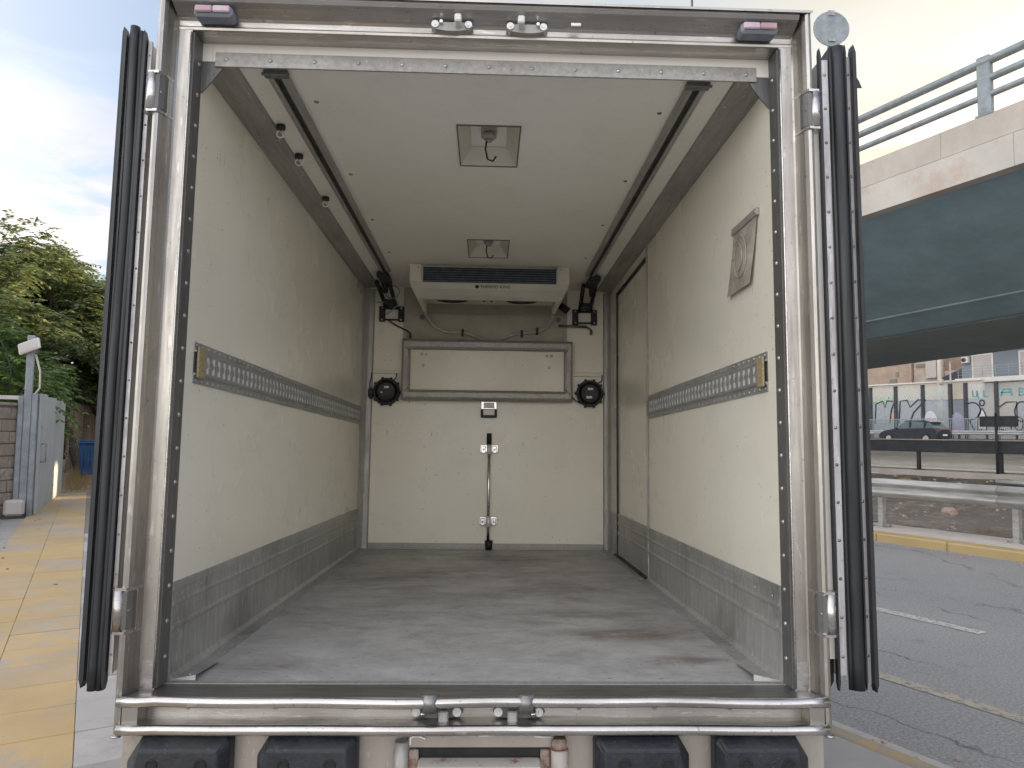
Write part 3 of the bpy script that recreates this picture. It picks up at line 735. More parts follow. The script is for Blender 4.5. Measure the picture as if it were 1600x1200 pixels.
MB().box(75.6, 84.2, 54.6, 60.2, 9.3, 9.5).build('eave', 'rubble', wg)
# more houses of the street row, hidden here by truck and flyover but part of the row
for i, (x0, y0, w_, h_, mt) in enumerate(((80, 62, 14, 12, 'beige'), (78, -6, 16, 13, 'tan_wall'), (76, 78, 18, 10, 'trim_white'))):
    r_ = MB().box(x0, x0 + 14, y0, y0 + w_, 1.44, h_).build('row_house', mt, label=['beige block beyond the pale gable house', 'tan block right of the grey apartment building', 'white block farthest along the far carriageway'][i], cat='building')
    for k in range(4):
        for f_ in range(2): MB().box(x0 - .04, x0 - .003, y0 + 1.5 + k * 3.2, y0 + 2.9 + k * 3.2, 4 + f_ * 3.4, 5.8 + f_ * 3.4).build('window', 'dark_rail', r_)
# street lamp post and cable post near the wall
lp = empty('utility_pole', (64.5, 36.3, 1.44), 'pale concrete utility pole behind the noise barrier by the beige wall', 'pole')
MB().cyl((0, 0, 0), (0, 0, 11), .2, 12, .14).build('shaft', 'concrete_pale', lp)
MB().cyl((0, -.1, 5.0), (0, -.1, 5.5), .2, 10).build('collar', 'beige', lp)
lp2 = MB().cyl((64.2, 35.2, 1.44), (64.2, 35.2, 8.4), .07, 8).build('sign_pole', 'galv', label='thin grey pole right of the concrete utility pole', cat='pole')

# parked car
car = empty('car', (51, 30.6, 1.40), 'dark grey hatchback on the far carriageway behind the dark rail', 'car')
def car_body():
    # outline in (y,z): nose towards +y
    low = [(-2.1, .35), (-2.16, .6), (-2.12, .95), (-1.85, 1.06), (1.0, 1.0), (1.75, .86), (2.12, .66), (2.16, .42), (2.0, .28), (-1.95, .28)]
    bm = bmesh.new()
    ring = []
    for xi, k in ((-.9, .97), (-.86, 1), (-.4, 1.0), (.4, 1.0), (.86, 1), (.9, .97)):
        zz = 1.0 if abs(xi) < .88 else .96
        ring.append([bm.verts.new((xi, y * k, .28 + (z - .28) * zz)) for y, z in low])
    for a, b in zip(ring, ring[1:]):
        for i in range(len(low)): j = (i + 1) % len(low); bm.faces.new((a[i], a[j], b[j], b[i]))
    bm.faces.new(ring[0]); bm.faces.new(ring[-1])
    bmesh.ops.recalc_face_normals(bm, faces=bm.faces[:])
    return MB().addbm(bm, smooth=False)
car_body().build('body', 'car_paint', car)
def cabin(w0, w1, prof, name, mat, grow=0):
    bm = bmesh.new(); rings = []
    for xi in (-1, 1): rings.append([bm.verts.new((xi * (w0 if z < 1.2 else w1), y, z)) for y, z in prof])
    for i in range(len(prof)): j = (i + 1) % len(prof); bm.faces.new((rings[0][i], rings[0][j], rings[1][j], rings[1][i]))
    bm.faces.new(rings[0]); bm.faces.new(rings[1]); bmesh.ops.recalc_face_normals(bm, faces=bm.faces[:])
    return MB().addbm(bm).build(name, mat, car)
cabin(.82, .66, [(-1.95, 1.0), (-1.55, 1.42), (-1.2, 1.55), (.1, 1.56), (1.05, 1.0)], 'glasshouse', 'car_glass')
cabin(.70, .67, [(-1.6, 1.44), (-1.25, 1.575), (.12, 1.585), (.35, 1.5), (.1, 1.53), (-1.2, 1.53)], 'roof', 'car_paint')
for y in (-.95, .0, .1): pass
for yy in (-1.25, -.2): MB().box(-.80, -.77, yy, yy + .09, 1.0, 1.5).box(.77, .80, yy, yy + .09, 1.0, 1.5).build('pillar', 'car_paint', car)
for y in (-1.35, 1.35):
    for x in (-.82, .82):
        o = MB().cyl((x - .1, y, .33), (x + .1, y, .33), .33, 20).build('wheel', 'tyre', car)
        MB().cyl((x - .115, y, .33), (x + .115, y, .33), .2, 14).build('rim', 'galv', o)
for x in (-.7, .7):
    MB().box(x - .16, x + .16, -2.17, -2.05, .78, .92, .02).build('tail_lamp', 'tail', car)
    MB().box(x - .16, x + .16, 2.0, 2.14, .62, .75, .02).build('headlight', 'clear_lens', car)
    MB().box(x * 1.3 - .08, x * 1.3 + .08, .72, .86, .98, 1.1, .02).build('mirror', 'car_paint', car)
MB().box(-.26, .26, -2.185, -2.16, .52, .63).build('number_plate', 'label', car)
MB().box(-.66, .66, -1.75, -1.5, 1.5, 1.54, .01).build('spoiler', 'trim_white', car)

# litter on the bank behind the guardrail
def bank_z(x, y): return .142 + max(0, (x - 13.0) / 6.2) ** 1.3 * .54 + .05 * nz(x, y, 1.3) + .025 * nz(x, y, 5)
MB().cyl((18.6, 9.2, .72), (18.2, 7.6, .72), .05, 8).build('plastic_pipe', 'trim_white', label='white plastic pipe lying on the bank behind the guardrail', cat='pipe')
def lump(name, x, y, r, mat, label, cat, flat=.6, sub=2, seed=0):
    bm = bmesh.new(); bmesh.ops.create_icosphere(bm, subdivisions=sub, radius=r)
    for v in bm.verts:
        k = 1 + .35 * mnoise.noise(v.co * (2.2 / r * .6) + Vector((seed, 0, 0))); v.co = Vector((v.co.x * k, v.co.y * k * 1.25, v.co.z * k * flat))
    o = MB().addbm(bm).build(name, mat, label=label, cat=cat); o.location = (x, y, bank_z(x, y) + r * flat * .55); return o
lump('crumpled_cloth', 18.4, 11.3, .17, 'yellow_cloth', 'crumpled yellow cloth on top of the bank', 'cloth', .35, 2, 3)
lump('rock', 14.6, 8.1, .13, 'stone_rock', 'pinkish rock on the dirt under the guardrail', 'rock', .8, 2, 5)
lump('paper_scrap', 18.3, 9.9, .09, 'label', 'white paper scrap on the bank left of the plastic pipe', 'litter', .5, 2, 7)
b = MB()
for i in range(5):
    p0 = Vector((18.2 + random.random() * .4, 12.4 + random.random() * .5, .74)); p1 = p0 + Vector((random.uniform(-.2, .2), random.uniform(-.5, .5), random.uniform(.0, .08)))
    b.cyl(p0, p1, .018, 6)
b.build('stick_pile', 'trim_white', label='bundle of pale sticks on the bank beside the right door', cat='sticks')
b = MB()
for i in range(900):
    x = 12.8 + random.random() ** .8 * 6.4; y = 1 + random.random() * 14; r = .008 + .03 * random.random() ** 3; z = bank_z(x, y)
    b.box(x - r, x + r, y - r, y + r, z - r, z + r * .8, M=None)
b.build('rubble_chips', 'stone_rock', kind='stuff')
b = MB()
for i in range(700):
    near = random.random() < .7
    x = random.gauss(3.72, .12) if near else random.gauss(11.15, .15); x = min(11.3, max(3.62, x)); y = random.uniform(1.2, 9) if near else random.uniform(3, 12)
    r_ = .004 + .016 * random.random() ** 3; t_ = random.random() * PI
    b.box(-r_, r_, -r_ * .7, r_ * .7, 0, r_ * .8, 0, Matrix.Translation((x, y, .003)) @ Matrix.Rotation(t_, 4, 'Z'))
b.build('gutter_grit', 'stone_rock', kind='stuff')
b = MB()
for i in range(60):
    x, y = random.gauss(-1.0, .35), random.uniform(2, 15); r_ = random.uniform(.008, .02); t_ = random.random() * PI
    b.box(-r_, r_, -r_ * .5, r_ * .5, 0, .003, 0, Matrix.Translation((x, y, .146)) @ Matrix.Rotation(t_, 4, 'Z') @ Matrix.Rotation(.3, 4, 'X'))
b.build('fallen_leaves', 'bark', kind='stuff')
b = MB()
for i in range(260):
    cx, cy = 12.95 + random.random() * .35, 5.95 + random.random() * .9
    h = .04 + .10 * random.random(); dx, dy = random.uniform(-.06, .06), random.uniform(-.06, .06); z = bank_z(cx, cy)
    b.face([(cx - .003, cy, z), (cx + .003, cy, z), (cx + dx, cy + dy, z + h)])
b.build('dry_grass', 'grass', kind='stuff', recalc=False)

# ------------------------------------------------------------------ left side: gate, block wall, bin, fences, trees
gd = Vector((.25, 5.35, 0)).normalized()
gt = empty('sheet_gate', (-.80, 15.75, .13), 'tall blue grey corrugated sheet gate standing open along the yellow paving', 'gate', rz=math.atan2(gd.y, gd.x))
L_ = 5.3
for i in range(9):
    x0 = i * L_ / 9; w_ = L_ / 9 - .008
    pr_ = [(x0, 0), (x0 + .04, -.03), (x0 + .10, -.03), (x0 + .14, 0), (x0 + w_ * .5, 0), (x0 + w_ * .5 + .04, -.03), (x0 + w_ * .5 + .1, -.03), (x0 + w_ * .5 + .14, 0), (x0 + w_, 0)]
    top = 2.2 + .02 * math.sin(i * 2.1)
    MB().prism(pr_ + [(u, v + .012) for u, v in reversed(pr_)], 'z', .03, top).build('sheet_panel', 'gate', gt)
MB().box(0, L_, .02, .07, .05, .12).box(0, L_, .02, .07, 2.02, 2.08).box(0, .06, .02, .08, .03, 2.2).box(L_ - .06, L_, .02, .08, .03, 2.2).build('gate_frame', 'gate_post', gt)
MB().tube([(.32, -.03, .95), (.32, -.10, .95), (.32, -.10, 1.28), (.32, -.03, 1.28)], .012, 6).box(.1, .2, -.05, -.03, 1.55, 1.62).build('handle', 'bolt', gt)
gp = empty('gate_post', (-.98, 15.72, .13), 'blue grey steel gate post carrying the tilted floodlight', 'post')
MB().box(-.06, .06, -.06, .06, 0, 3.25, .01).build('upper_post', 'gate_post', gp)
MB().box(.062, .15, -.10, .08, 0, 2.2, .01).box(-.15, -.062, -.05, .05, 0, 2.15, .01).build('post_channel', 'gate_post', gp)
MB().tube([(.08, -.08, 2.9), (.16, -.1, 2.6), (.17, -.1, 2.3), (.08, -.08, 2.15)], .018, 6).build('conduit', 'hose', gp)
fl = empty('floodlight', (-.98, 15.60, 3.16), 'tilted white rectangular floodlight on top of the blue grey gate post', 'floodlight')
fl.rotation_euler = (math.radians(-12), math.radians(-20), math.radians(-32))
MB().box(-.2, .2, -.06, -.01, -.105, .105, .012).build('housing', 'trim_white', fl)
MB().box(-.17, .17, -.066, -.0605, -.08, .08).build('lens', 'shutter', fl)
gm = MB().box(-.19, .19, -.15, .15, .05, .40, .05).build('gate_motor', 'shutter', label='grey gate motor box at the foot of the gate post', cat='gate motor'); gm.location = (-1.08, 15.45, .13); gm.scale = (.8, .8, .8)
MB().box(-.21, .21, -.17, .17, 0, .05).build('base_plate', 'dark_rail', gm)
# block wall running off to the left
wdir = Vector((-.60, -.80, 0)).normalized()
bwall = empty('block_wall', (-1.18, 15.85, .13), 'rough concrete block wall left of the blue grey gate post', 'wall', rz=math.atan2(wdir.y, wdir.x))
MB().box(0, 5.6, -.09, .09, 0, 1.96).build('mortar_core', 'mortar', bwall)
bmesh_list = []
for r in range(9):
    for c_ in range(14):
        x0 = c_ * .41 + (0 if r % 2 else -.2); x1 = x0 + .395
        x0 = max(0, x0); x1 = min(5.6, x1)
        if x1 - x0 < .08: continue
        d = random.uniform(.0, .015)
        MB().box(x0, x1, -.105 - d, .105 + d, .01 + r * .215, .205 + r * .215, .012).build('block', random.choice(['block', 'block2']), bwall)
MB().box(-.02, 5.6, -.13, .13, 1.965, 2.02, .01).build('coping', 'block2', bwall)
up_ = empty('meter_post', (-1.55, 15.25, .13), 'rusty white post with a grey meter box beside the block wall', 'post')
for k in range(6): MB().box(-.06, .06, -.05, .05, 1.95 + k * .24, 2.17 + k * .24, .01).build('post_section', ['worn_white', 'rust'][k % 2] if k < 5 else 'gate_post', up_)
MB().box(-.05, .05, -.04, .04, 0, 1.945).build('lower_post', 'worn_white', up_)
MB().box(.07, .17, -.12, .06, 2.0, 2.32, .02).build('meter_box', 'trim_white', up_)
MB().tube([(0, 0, 3.35), (-.25, .05, 4.4)], .045, 8).build('pipe', 'gate_post', up_)
MB().tube([(.02, -.05, 3.3), (.25, -.05, 2.9), (.34, -.05, 2.5), (.3, -.05, 2.15)], .012, 6).build('cable', 'black', up_)
MB().box(-.9, -.06, -.03, .03, 2.08, 2.15).build('cross_bar', 'trim_white', gp)

# picket fences beyond the gate
def picket(name, p0, p1, h, pitch, w, mats, label, zb=.13, spike=True, leave=0):
    d = Vector(p1) - Vector(p0); L = d.length; rt = empty(name, (p0[0], p0[1], zb), label, 'fence', rz=math.atan2(d.y, d.x))
    n = int(L / pitch); meshes = []
    for i in range(n):
        if i < 3:
            hh = h * (1 + random.uniform(-.04, .04)); b = MB().prism([(0, 0), (w, 0), (w, hh - w), (w / 2, hh), (0, hh - w)], 'y', -.012, .012); o = b.build('picket', mats[i % len(mats)], rt); meshes.append(o.data)
        else: o = bpy.data.objects.new('picket', random.choice(meshes)); COL.objects.link(o); o.parent = rt
        o.location = (i * pitch, 0, random.uniform(-.02, .02)); o.rotation_euler.y = random.uniform(-.02, .02)
    MB().box(0, L, .013, .05, h * .25, h * .25 + .06).box(0, L, .013, .05, h * .8, h * .8 + .06).build('fence_rail', mats[0], rt)
    return rt
picket('picket_fence', (-1.05, 21.4, 0), (-.75, 29.6, 0), 2.35, .17, .07, ['dark_rail', 'gate_post'], 'dark green spiked picket fence standing beyond the open gate')
picket('picket_fence', (-.70, 30.6, 0), (1.9, 47, 0), 2.5, .21, .16, ['rust', 'block', 'brown_wall'], 'weathered brown board fence behind the blue bin')
bn = empty('wheelie_bin', (.10, 26.6, .13), 'blue wheeled bin standing on the dirt path beyond the gate', 'bin', rz=math.radians(-15))
bm = bmesh.new(); bmesh.ops.create_cube(bm, size=1)
for v in bm.verts:
    k = 1.0 if v.co.z > 0 else .78; v.co = Vector((v.co.x * .60 * k, v.co.y * .68 * k, .62 + v.co.z * .95))
bmesh.ops.bevel(bm, geom=bm.edges[:], offset=.03, segments=2, affect='EDGES')
MB().addbm(bm).build('body', 'bin_blue', bn)
MB().box(-.33, .33, -.38, .37, 1.10, 1.17, .03).box(-.30, .30, -.30, .30, 1.17, 1.21, .02).build('lid', 'bin_blue', bn)
for x in (-.18, 0, .18): MB().box(x - .02, x + .02, -.345, -.29, .35, 1.05).build('rib', 'bin_blue', bn)
for x in (-.26, .26): MB().cyl((x - .03, .24, .1), (x + .03, .24, .1), .1, 14).build('wheel', 'tyre', bn)
for x in (-.22, .22): MB().cyl((x, -.2, 0), (x, -.2, .16), .05, 8).build('foot', 'tyre', bn)

b = MB()
for i in range(1600):
    cx = -.45 + abs(random.gauss(0, .28)); cy = 21.3 + random.random() * 9; h = .08 + .35 * random.random() ** 2; dx, dy = random.uniform(-.18, .18), random.uniform(-.18, .18); z = .1
    b.face([(cx - .006, cy, z), (cx + .006, cy, z), (cx + dx, cy + dy, z + h)])
b.build('dry_grass', 'grass', kind='stuff', recalc=False)

def frond_tris(P, D, Ln, droop, nl, lw, ll, rs):
    """leaflets in pairs along drooping stalks; arrays of N fronds -> vertices, faces"""
    N = len(P); up = np.array([0, 0, 1.0]); side = np.cross(D, up); side /= np.linalg.norm(side, axis=1)[:, None] + 1e-6
    V = []; cnt = 0
    for j in range(nl):
        t = (j + .6) / nl; c = P + D * (Ln * t)[:, None] - up[None] * (droop * t * t)[:, None]
        for sg_ in (-1, 1):
            dirl = side * sg_ + D * .45 - up * rs.uniform(.15, .6, (N, 1)); dirl /= np.linalg.norm(dirl, axis=1)[:, None]
            l_ = ll * (1 - .35 * abs(t - .45)) * rs.uniform(.8, 1.2, N); wv = np.cross(dirl, up + rs.normal(0, .35, (N, 3))); wv /= np.linalg.norm(wv, axis=1)[:, None] + 1e-6
            a = c; m_ = c + dirl * (l_ * .45)[:, None]; e_ = c + dirl * l_[:, None]; w_ = lw * rs.uniform(.8, 1.2, N)
            V.append(np.stack([a, m_ + wv * w_[:, None], e_, m_ - wv * w_[:, None]], 1))
    V = np.concatenate(V, 0).reshape(-1, 3); F = np.arange(len(V)).reshape(-1, 4)
    return V, F
def leafmesh(name, V, F, mat, parent):
    me = bpy.data.meshes.new(name); me.vertices.add(len(V)); me.vertices.foreach_set('co', V.astype(np.float32).ravel())
    me.loops.add(F.size); me.loops.foreach_set('vertex_index', F.astype(np.int32).ravel())
    me.polygons.add(len(F)); me.polygons.foreach_set('loop_start', np.arange(0, F.size, 4, dtype=np.int32)); me.polygons.foreach_set('loop_total', np.full(len(F), 4, np.int32))
    me.update(); me.validate(); me.materials.append(MAT[mat]); o = bpy.data.objects.new(name, me); COL.objects.link(o); o.parent = parent; return o
def tree(x, y, h, cw, seed, label, mat='leaf', nfr=3600, trunk_r=.14, low=.25, lean=(0, 0), group='trees beyond the gate', ll=.185):
    rs = np.random.RandomState(seed); rt = empty('tree', (x, y, .1), label, 'tree', group)
    ch_ = h * (1 - low); c0 = np.array([lean[0], lean[1], h * low + ch_ * .52])
    # clumps on branch ends
    ncl = 46; cl = []
    for i in range(ncl):
        th = rs.uniform(0, 2 * PI); ph = math.acos(rs.uniform(-.85, 1)); r = rs.uniform(.55, 1.0) ** .6
        cl.append(c0 + np.array([math.cos(th) * math.sin(ph) * cw * r, math.sin(th) * math.sin(ph) * cw * r, math.cos(ph) * ch_ * .48 * r]))
    cl = np.array(cl); cr_ = rs.uniform(.16, .30, ncl) * cw
    k = rs.randint(0, ncl, nfr); dd = rs.normal(0, 1, (nfr, 3)); dd /= np.linalg.norm(dd, axis=1)[:, None]
    P = cl[k] + dd * (cr_[k] * rs.uniform(.2, 1.0, nfr) ** .5)[:, None] * np.array([1, 1, .7])
    D = dd * .8 + (P - c0) / cw * .5 + rs.normal(0, .35, (nfr, 3)); D[:, 2] *= .5; D /= np.linalg.norm(D, axis=1)[:, None]
    V, F = frond_tris(P, D, rs.uniform(.35, .65, nfr), rs.uniform(.1, .35, nfr), 7, ll * .22, ll * 1.25, rs)
    leafmesh('crown', V, F, mat, rt)
    b = MB(); top = Vector((lean[0] * .8, lean[1] * .8, h * .72)); pts = []; rr = []
    for i in range(9):
        t = i / 8; pts.append(Vector((top.x * t + .12 * math.sin(t * 5 + seed), top.y * t + .1 * math.cos(t * 4 + seed), top.z * t))); rr.append(trunk_r * (1.15 - .85 * t))
    b.tube(pts, 0, 9, rr=rr)
    tk = b.build('trunk', 'bark', rt)
    b = MB()
    for i in range(0, ncl, 1):
        s0 = pts[2 + rs.randint(0, 6)]; e_ = Vector(cl[i]); md = (s0 + e_) / 2 + Vector((0, 0, .06 * cw)); b.tube([s0, md, e_], 0, 5, rr=[trunk_r * .4, trunk_r * .25, .012], cap=False)
    b.build('branch', 'bark', rt, kind='stuff')
    return rt
tree(-.35, 31.0, 8.6, 4.0, 1, 'tallest leafy tree beyond the gate, crown rising above the others', nfr=6500, low=.22, lean=(-2.2, 1.2), trunk_r=.16)
tree(1.2, 34.5, 7.6, 3.6, 2, 'broad leafy tree nearest the dark door seal, behind the bin', nfr=5200, low=.2, lean=(-.8, 1))
tree(-4.6, 27.0, 6.2, 3.0, 3, 'leafy tree just behind the gate and its dark picket fence', nfr=4800, low=.18, lean=(.6, 0))
tree(-7.5, 33.0, 8.2, 3.8, 4, 'leafy tree at the far left edge behind the meter post', nfr=4200, low=.2)
tree(3.0, 47.0, 8.6, 4.4, 5, 'distant tree at the end of the dirt path', nfr=3600, low=.15, trunk_r=.2)
tree(-1.2, 44.0, 9.0, 4.6, 6, 'distant tree behind the brown board fence', nfr=3600, low=.15, trunk_r=.2)
tree(-2.35, 19.2, 3.9, 1.45, 8, 'young bright green feathery sapling behind the block wall', mat='leaf_light', nfr=520, low=.35, trunk_r=.035, group=None, ll=.17)
tree(-1.75, 22.6, 3.6, 1.3, 9, 'low feathery bush hanging over the top of the sheet gate', mat='leaf_light', nfr=420, low=.3, trunk_r=.03, group=None, ll=.15)

# ================================================================== TRUCK
truck = empty('refrigerated_truck', (0, 0, 0), 'refrigerated box truck with steel framed empty cargo bay and both rear doors folded back', 'truck', M=TRUCK_M)
W = 1.05; LEN = 3.62; H = 2.19
def T(mb, name, mat, parent=truck, **k): return mb.build(name, mat, parent, **k)
# body shell
T(MB().box(-1.142, -1.052, .03, 3.75, -.09, 2.33), 'side_panel', 'body')
T(MB().box(1.052, 1.142, .03, 2.17, -.09, 2.33).box(1.052, 1.142, 3.31, 3.75, -.09, 2.33).box(1.052, 1.142, 2.17, 3.31, 2.10, 2.33), 'side_panel', 'body')
T(MB().box(-1.052, 1.052, 3.665, 3.75, -.09, 2.33), 'front_panel', 'body')
T(MB().box(-1.05, 1.05, .12, 3.66, 2.28, 2.345), 'roof', 'body')
T(MB().box(-1.05, 1.05, .05, 3.66, -.10, -.045), 'underbody', 'dark_rail')
# linings
T(MB().box(-1.0515, -1.05 + .0, .081, LEN, .0, H), 'wall_lining', 'wall')
T(MB().box(1.05, 1.0515, .081, 2.17, .0, H).box(1.05, 1.0515, 3.31, LEN, 0, H).box(1.05, 1.0515, 2.171, 3.309, 2.10, H), 'wall_lining', 'wall')
T(MB().box(-1.05, 1.05, LEN, 3.66, 0, H), 'bulkhead', 'bulk')
# ceiling with two openings for the lamps
lampx = .135; L1 = (.54, .975); L2 = (2.21, 2.635)
c = MB()
for ya, yb in ((.08, L1[0]), (L1[1], L2[0]), (L2[1], LEN)): c.box(-1.05, 1.05, ya, yb, H, 2.275)
for ya, yb in (L1, L2): c.box(-1.05, -lampx, ya, yb, H, 2.275).box(lampx, 1.05, ya, yb, H, 2.275)
T(c, 'ceiling', 'ceil')
for ya, yb in (L1, L2):
    lp_ = T(MB().box(-lampx, lampx, ya, yb, 2.262, 2.274), 'ceiling_lamp', 'ceil')
    a0, a1, b0, b1 = -lampx, lampx, ya, yb; i0, i1, j0, j1 = -lampx * .62, lampx * .62, ya + .06, yb - .06
    s_ = MB(); z0, z1 = H - .001, 2.26
    s_.face([(a0, b0, z0), (a1, b0, z0), (i1, j0, z1), (i0, j0, z1)]).face([(a0, b1, z0), (i0, j1, z1), (i1, j1, z1), (a1, b1, z0)])
    s_.face([(a0, b0, z0), (i0, j0, z1), (i0, j1, z1), (a0, b1, z0)]).face([(a1, b0, z0), (a1, b1, z0), (i1, j1, z1), (i1, j0, z1)])
    T(s_, 'reflector', 'white_plastic', lp_, recalc=False)
    g = .006; T(MB().box(a0 - g, a0, b0 - g, b1 + g, z0 - .004, z0 + .003).box(a1, a1 + g, b0 - g, b1 + g, z0 - .004, z0 + .003).box(a0, a1, b0 - g, b0, z0 - .004, z0 + .003).box(a0, a1, b1, b1 + g, z0 - .004, z0 + .003), 'seal', 'jamb', lp_)
    cy = (ya + yb) / 2 - .05
    so = T(MB().box(-.036, .036, cy - .07, cy + .07, 2.235, 2.26, .004).cyl((0, cy, 2.235), (0, cy, 2.205), .026, 14).cyl((0, cy + .01, 2.206), (0, cy + .01, 2.198), .016, 10), 'lamp_socket', 'alu', lp_)
    T(MB().tube([(-.01, cy + .01, 2.20), (-.015, cy + .03, 2.17), (-.005, cy + .06, 2.135), (.02, cy + .07, 2.13), (.035, cy + .06, 2.15)], .0045, 6), 'loose_wire', 'black', lp_)
# floor
T(MB().box(-1.05, 1.05, .056, LEN, -.04, 0), 'floor', 'floor')
T(MB().box(-1.05, 1.05, .056, .085, 0, .0015), 'floor_edge_strip', 'alu_long')
# kick plates
def kick(side, y0, y1, name='kick_plate', par=truck):
    pr_ = [(0, .325), (.006, .325), (.007, .30), (.003, .298), (.003, .262), (.009, .256), (.009, .248), (.003, .242), (.003, .185), (.009, .178), (.009, .168), (.003, .162), (.003, .12), (.006, .02), (.02, .004), (.075, .004), (.075, 0), (0, 0)]
    return T(MB().prism([(side * (1.0495 - u), v) for u, v in pr_], 'y', y0, y1), name, 'kick', par)
kick(-1, .085, LEN - .002); kick(1, .085, 2.168); kick(1, 3.312, LEN - .002)
b = MB()
for y in np.arange(.15, 3.6, .17):
    for z in (.28, .17): b.dome((-1.0435, y, z), (1, 0, 0), .006)
    b.dome((-1.0, y, .004), (0, 0, 1), .007)
for y in np.arange(.15, 2.15, .17):
    for z in (.28, .17): b.dome((1.0435, y, z), (-1, 0, 0), .006)
T(b, 'kick_plate_rivet', 'rivet', kind='stuff')
# lifted, bent end of the floor flange, both corners
T(MB().face([(-.978, .09, .0045), (-.972, .30, .0045), (-.955, .30, .006), (-.958, .09, .018)]).face([(-1.04, .085, .006), (-.958, .09, .019), (-.955, .08, .004), (-1.04, .075, .002)]), 'bent_flange', 'kick', recalc=False)
T(MB().face([(.978, .09, .0045), (.972, .30, .0045), (.955, .30, .006), (.948, .09, .024)]).face([(1.04, .085, .006), (.948, .09, .024), (.945, .08, .004), (1.04, .075, .002)]), 'bent_flange', 'kick', recalc=False)
# jamb strips with rivets
for s in (-1, 1):
    x0, x1 = sorted((s * 1.0475, s * 1.0525))
    T(MB().box(x0, x1, .004, .08, .002, 2.255), 'jamb_strip', 'jamb')
    b = MB()
    for z in list(np.arange(.09, 2.22, .115)): b.dome((s * 1.0475, .05, z), (-s, 0, 0), .0085, .006)
    T(b, 'jamb_rivet', 'rivet', kind='stuff')
# rear frame posts
def post_prof(s): 
    p = [(1.0525, .0), (1.0535, -.003), (1.098, -.003), (1.103, -.008), (1.108, -.03), (1.116, -.056), (1.124, -.070), (1.133, -.075), (1.142, -.071), (1.148, -.060), (1.148, .029), (1.0525, .029)]
    return [(s * a, b_) for a, b_ in p]
for s in (-1, 1):
    T(MB().prism(post_prof(s), 'z', -.12, 2.352), 'rear_post', 'steel_v')
    T(MB().prism([(s * 1.0525, -.0032), (s * 1.0985, -.0032), (s * 1.0985, -.0055), (s * 1.0525, -.0055)], 'z', .005, .09), 'foot_cover', 'steel_polish')
    T(MB().tube([(s * 1.0555, -.006, z) for z in np.linspace(.005, 2.25, 12)], .0035, 6), 'corner_bead', 'steel_polish')
    T(MB().cyl((s * 1.136, -.066, -.125), (s * 1.136, -.066, -.119), .016, 12), 'end_cap', 'steel_polish')
# header
hp = [(.0, 2.258), (-.004, 2.260), (-.006, 2.268), (-.004, 2.274), (-.004, 2.292), (-.012, 2.300), (-.045, 2.318), (-.066, 2.328), (-.074, 2.340), (-.070, 2.353), (-.055, 2.360), (.12, 2.360), (.12, 2.350), (.082, 2.34), (.082, 2.258)]
T(MB().prism(hp, 'x', -1.103, 1.103), 'header', 'steel_h')
T(MB().prism([(-.078, 2.349), (-.078, 2.358), (-.066, 2.366), (.12, 2.366), (.12, 2.3605), (-.055, 2.3605), (-.071, 2.3535)], 'x', -1.150, 1.150), 'top_trim', 'steel_h')
T(MB().box(-1.0475, 1.0475, .0825, .0865, H, 2.258), 'ceiling_end_panel', 'ceil')
T(MB().prism([(.076, 2.224), (.0822, 2.224), (.0822, 2.1745), (.084, 2.1735), (.084, 2.170), (.076, 2.170)], 'x', -1.0, 1.0), 'edge_trim', 'alu_long')
b = MB()
for x in np.arange(-.96, .97, .16): b.dome((x, .076, 2.196), (0, -1, 0), .0085, .006)
T(b, 'trim_rivet', 'rivet', kind='stuff')
# corner gussets, ceiling corner trims
for s in (-1, 1):
    T(MB().prism([(s * 1.047, 2.07), (s * 1.047, 2.256), (s * .93, 2.256), (s * .96, 2.19), (s * 1.0, 2.13)], 'y', .0835, .089), 'corner_gusset', 'jamb')
    T(MB().prism([(s * 1.0495, 2.165), (s * 1.044, 2.162), (s * 1.036, 2.172), (s * .985, 2.180), (s * .935, 2.183), (s * .928, 2.189), (s * 1.0495, 2.1895)], 'y', .09, LEN - .002), 'corner_trim', 'alu_long')
b = MB()
for y in np.arange(.3, 3.5, .42): b.dome((-.95, y, 2.1825), (0, 0, -1), .008); b.dome((.95, y, 2.1825), (0, 0, -1), .008)
T(b, 'corner_rivet', 'rivet', kind='stuff')
# ceiling rails
for s in (-1, 1):
    x = s * .795
    q = [(x - .04, H - .001), (x - .04, 2.176), (x - .028, 2.168), (x - .014, 2.168), (x - .014, 2.180), (x + .014, 2.180), (x + .014, 2.168), (x + .028, 2.168), (x + .04, 2.176), (x + .04, H - .001)]
    r_ = T(MB().prism(q, 'y', .125, 3.05), 'ceiling_rail', 'alu_long')
    T(MB().box(x - .0135, x + .0135, .126, 3.04, 2.1785, 2.1798), 'rail_groove', 'black', r_)
    T(MB().box(x - .045, x + .045, .118, .15, 2.166, 2.1885, .003), 'rail_end', 'jamb', r_)
    T(MB().cyl((x - s * -.055, .135, 2.178), (x + s * .02, .135, 2.178), .006, 8), 'end_pin', 'bolt', r_)
for x, y in ((-.70, .366), (-.704, 1.13), (-.706, 1.845), (.707, .385), (.707, 1.133), (.705, 1.857), (-.70, 2.55), (.70, 2.6)):
    T(MB().dome((x, y, H), (0, 0, -1), .011, .006, 10), 'ceiling_screw', 'bolt')
for y in (.586, .893, 1.469):
    h_ = T(MB().cyl((-.905, y, 2.186), (-.905, y, 2.170), .02, 12), 'ceiling_hook', 'black')
    T(MB().tube([(-.905 + .016 * math.sin(t), y, 2.165 - .016 + .016 * math.cos(t)) for t in np.linspace(.3, 2 * PI - .3, 12)], .004, 6), 'ring', 'alu_bright', h_)

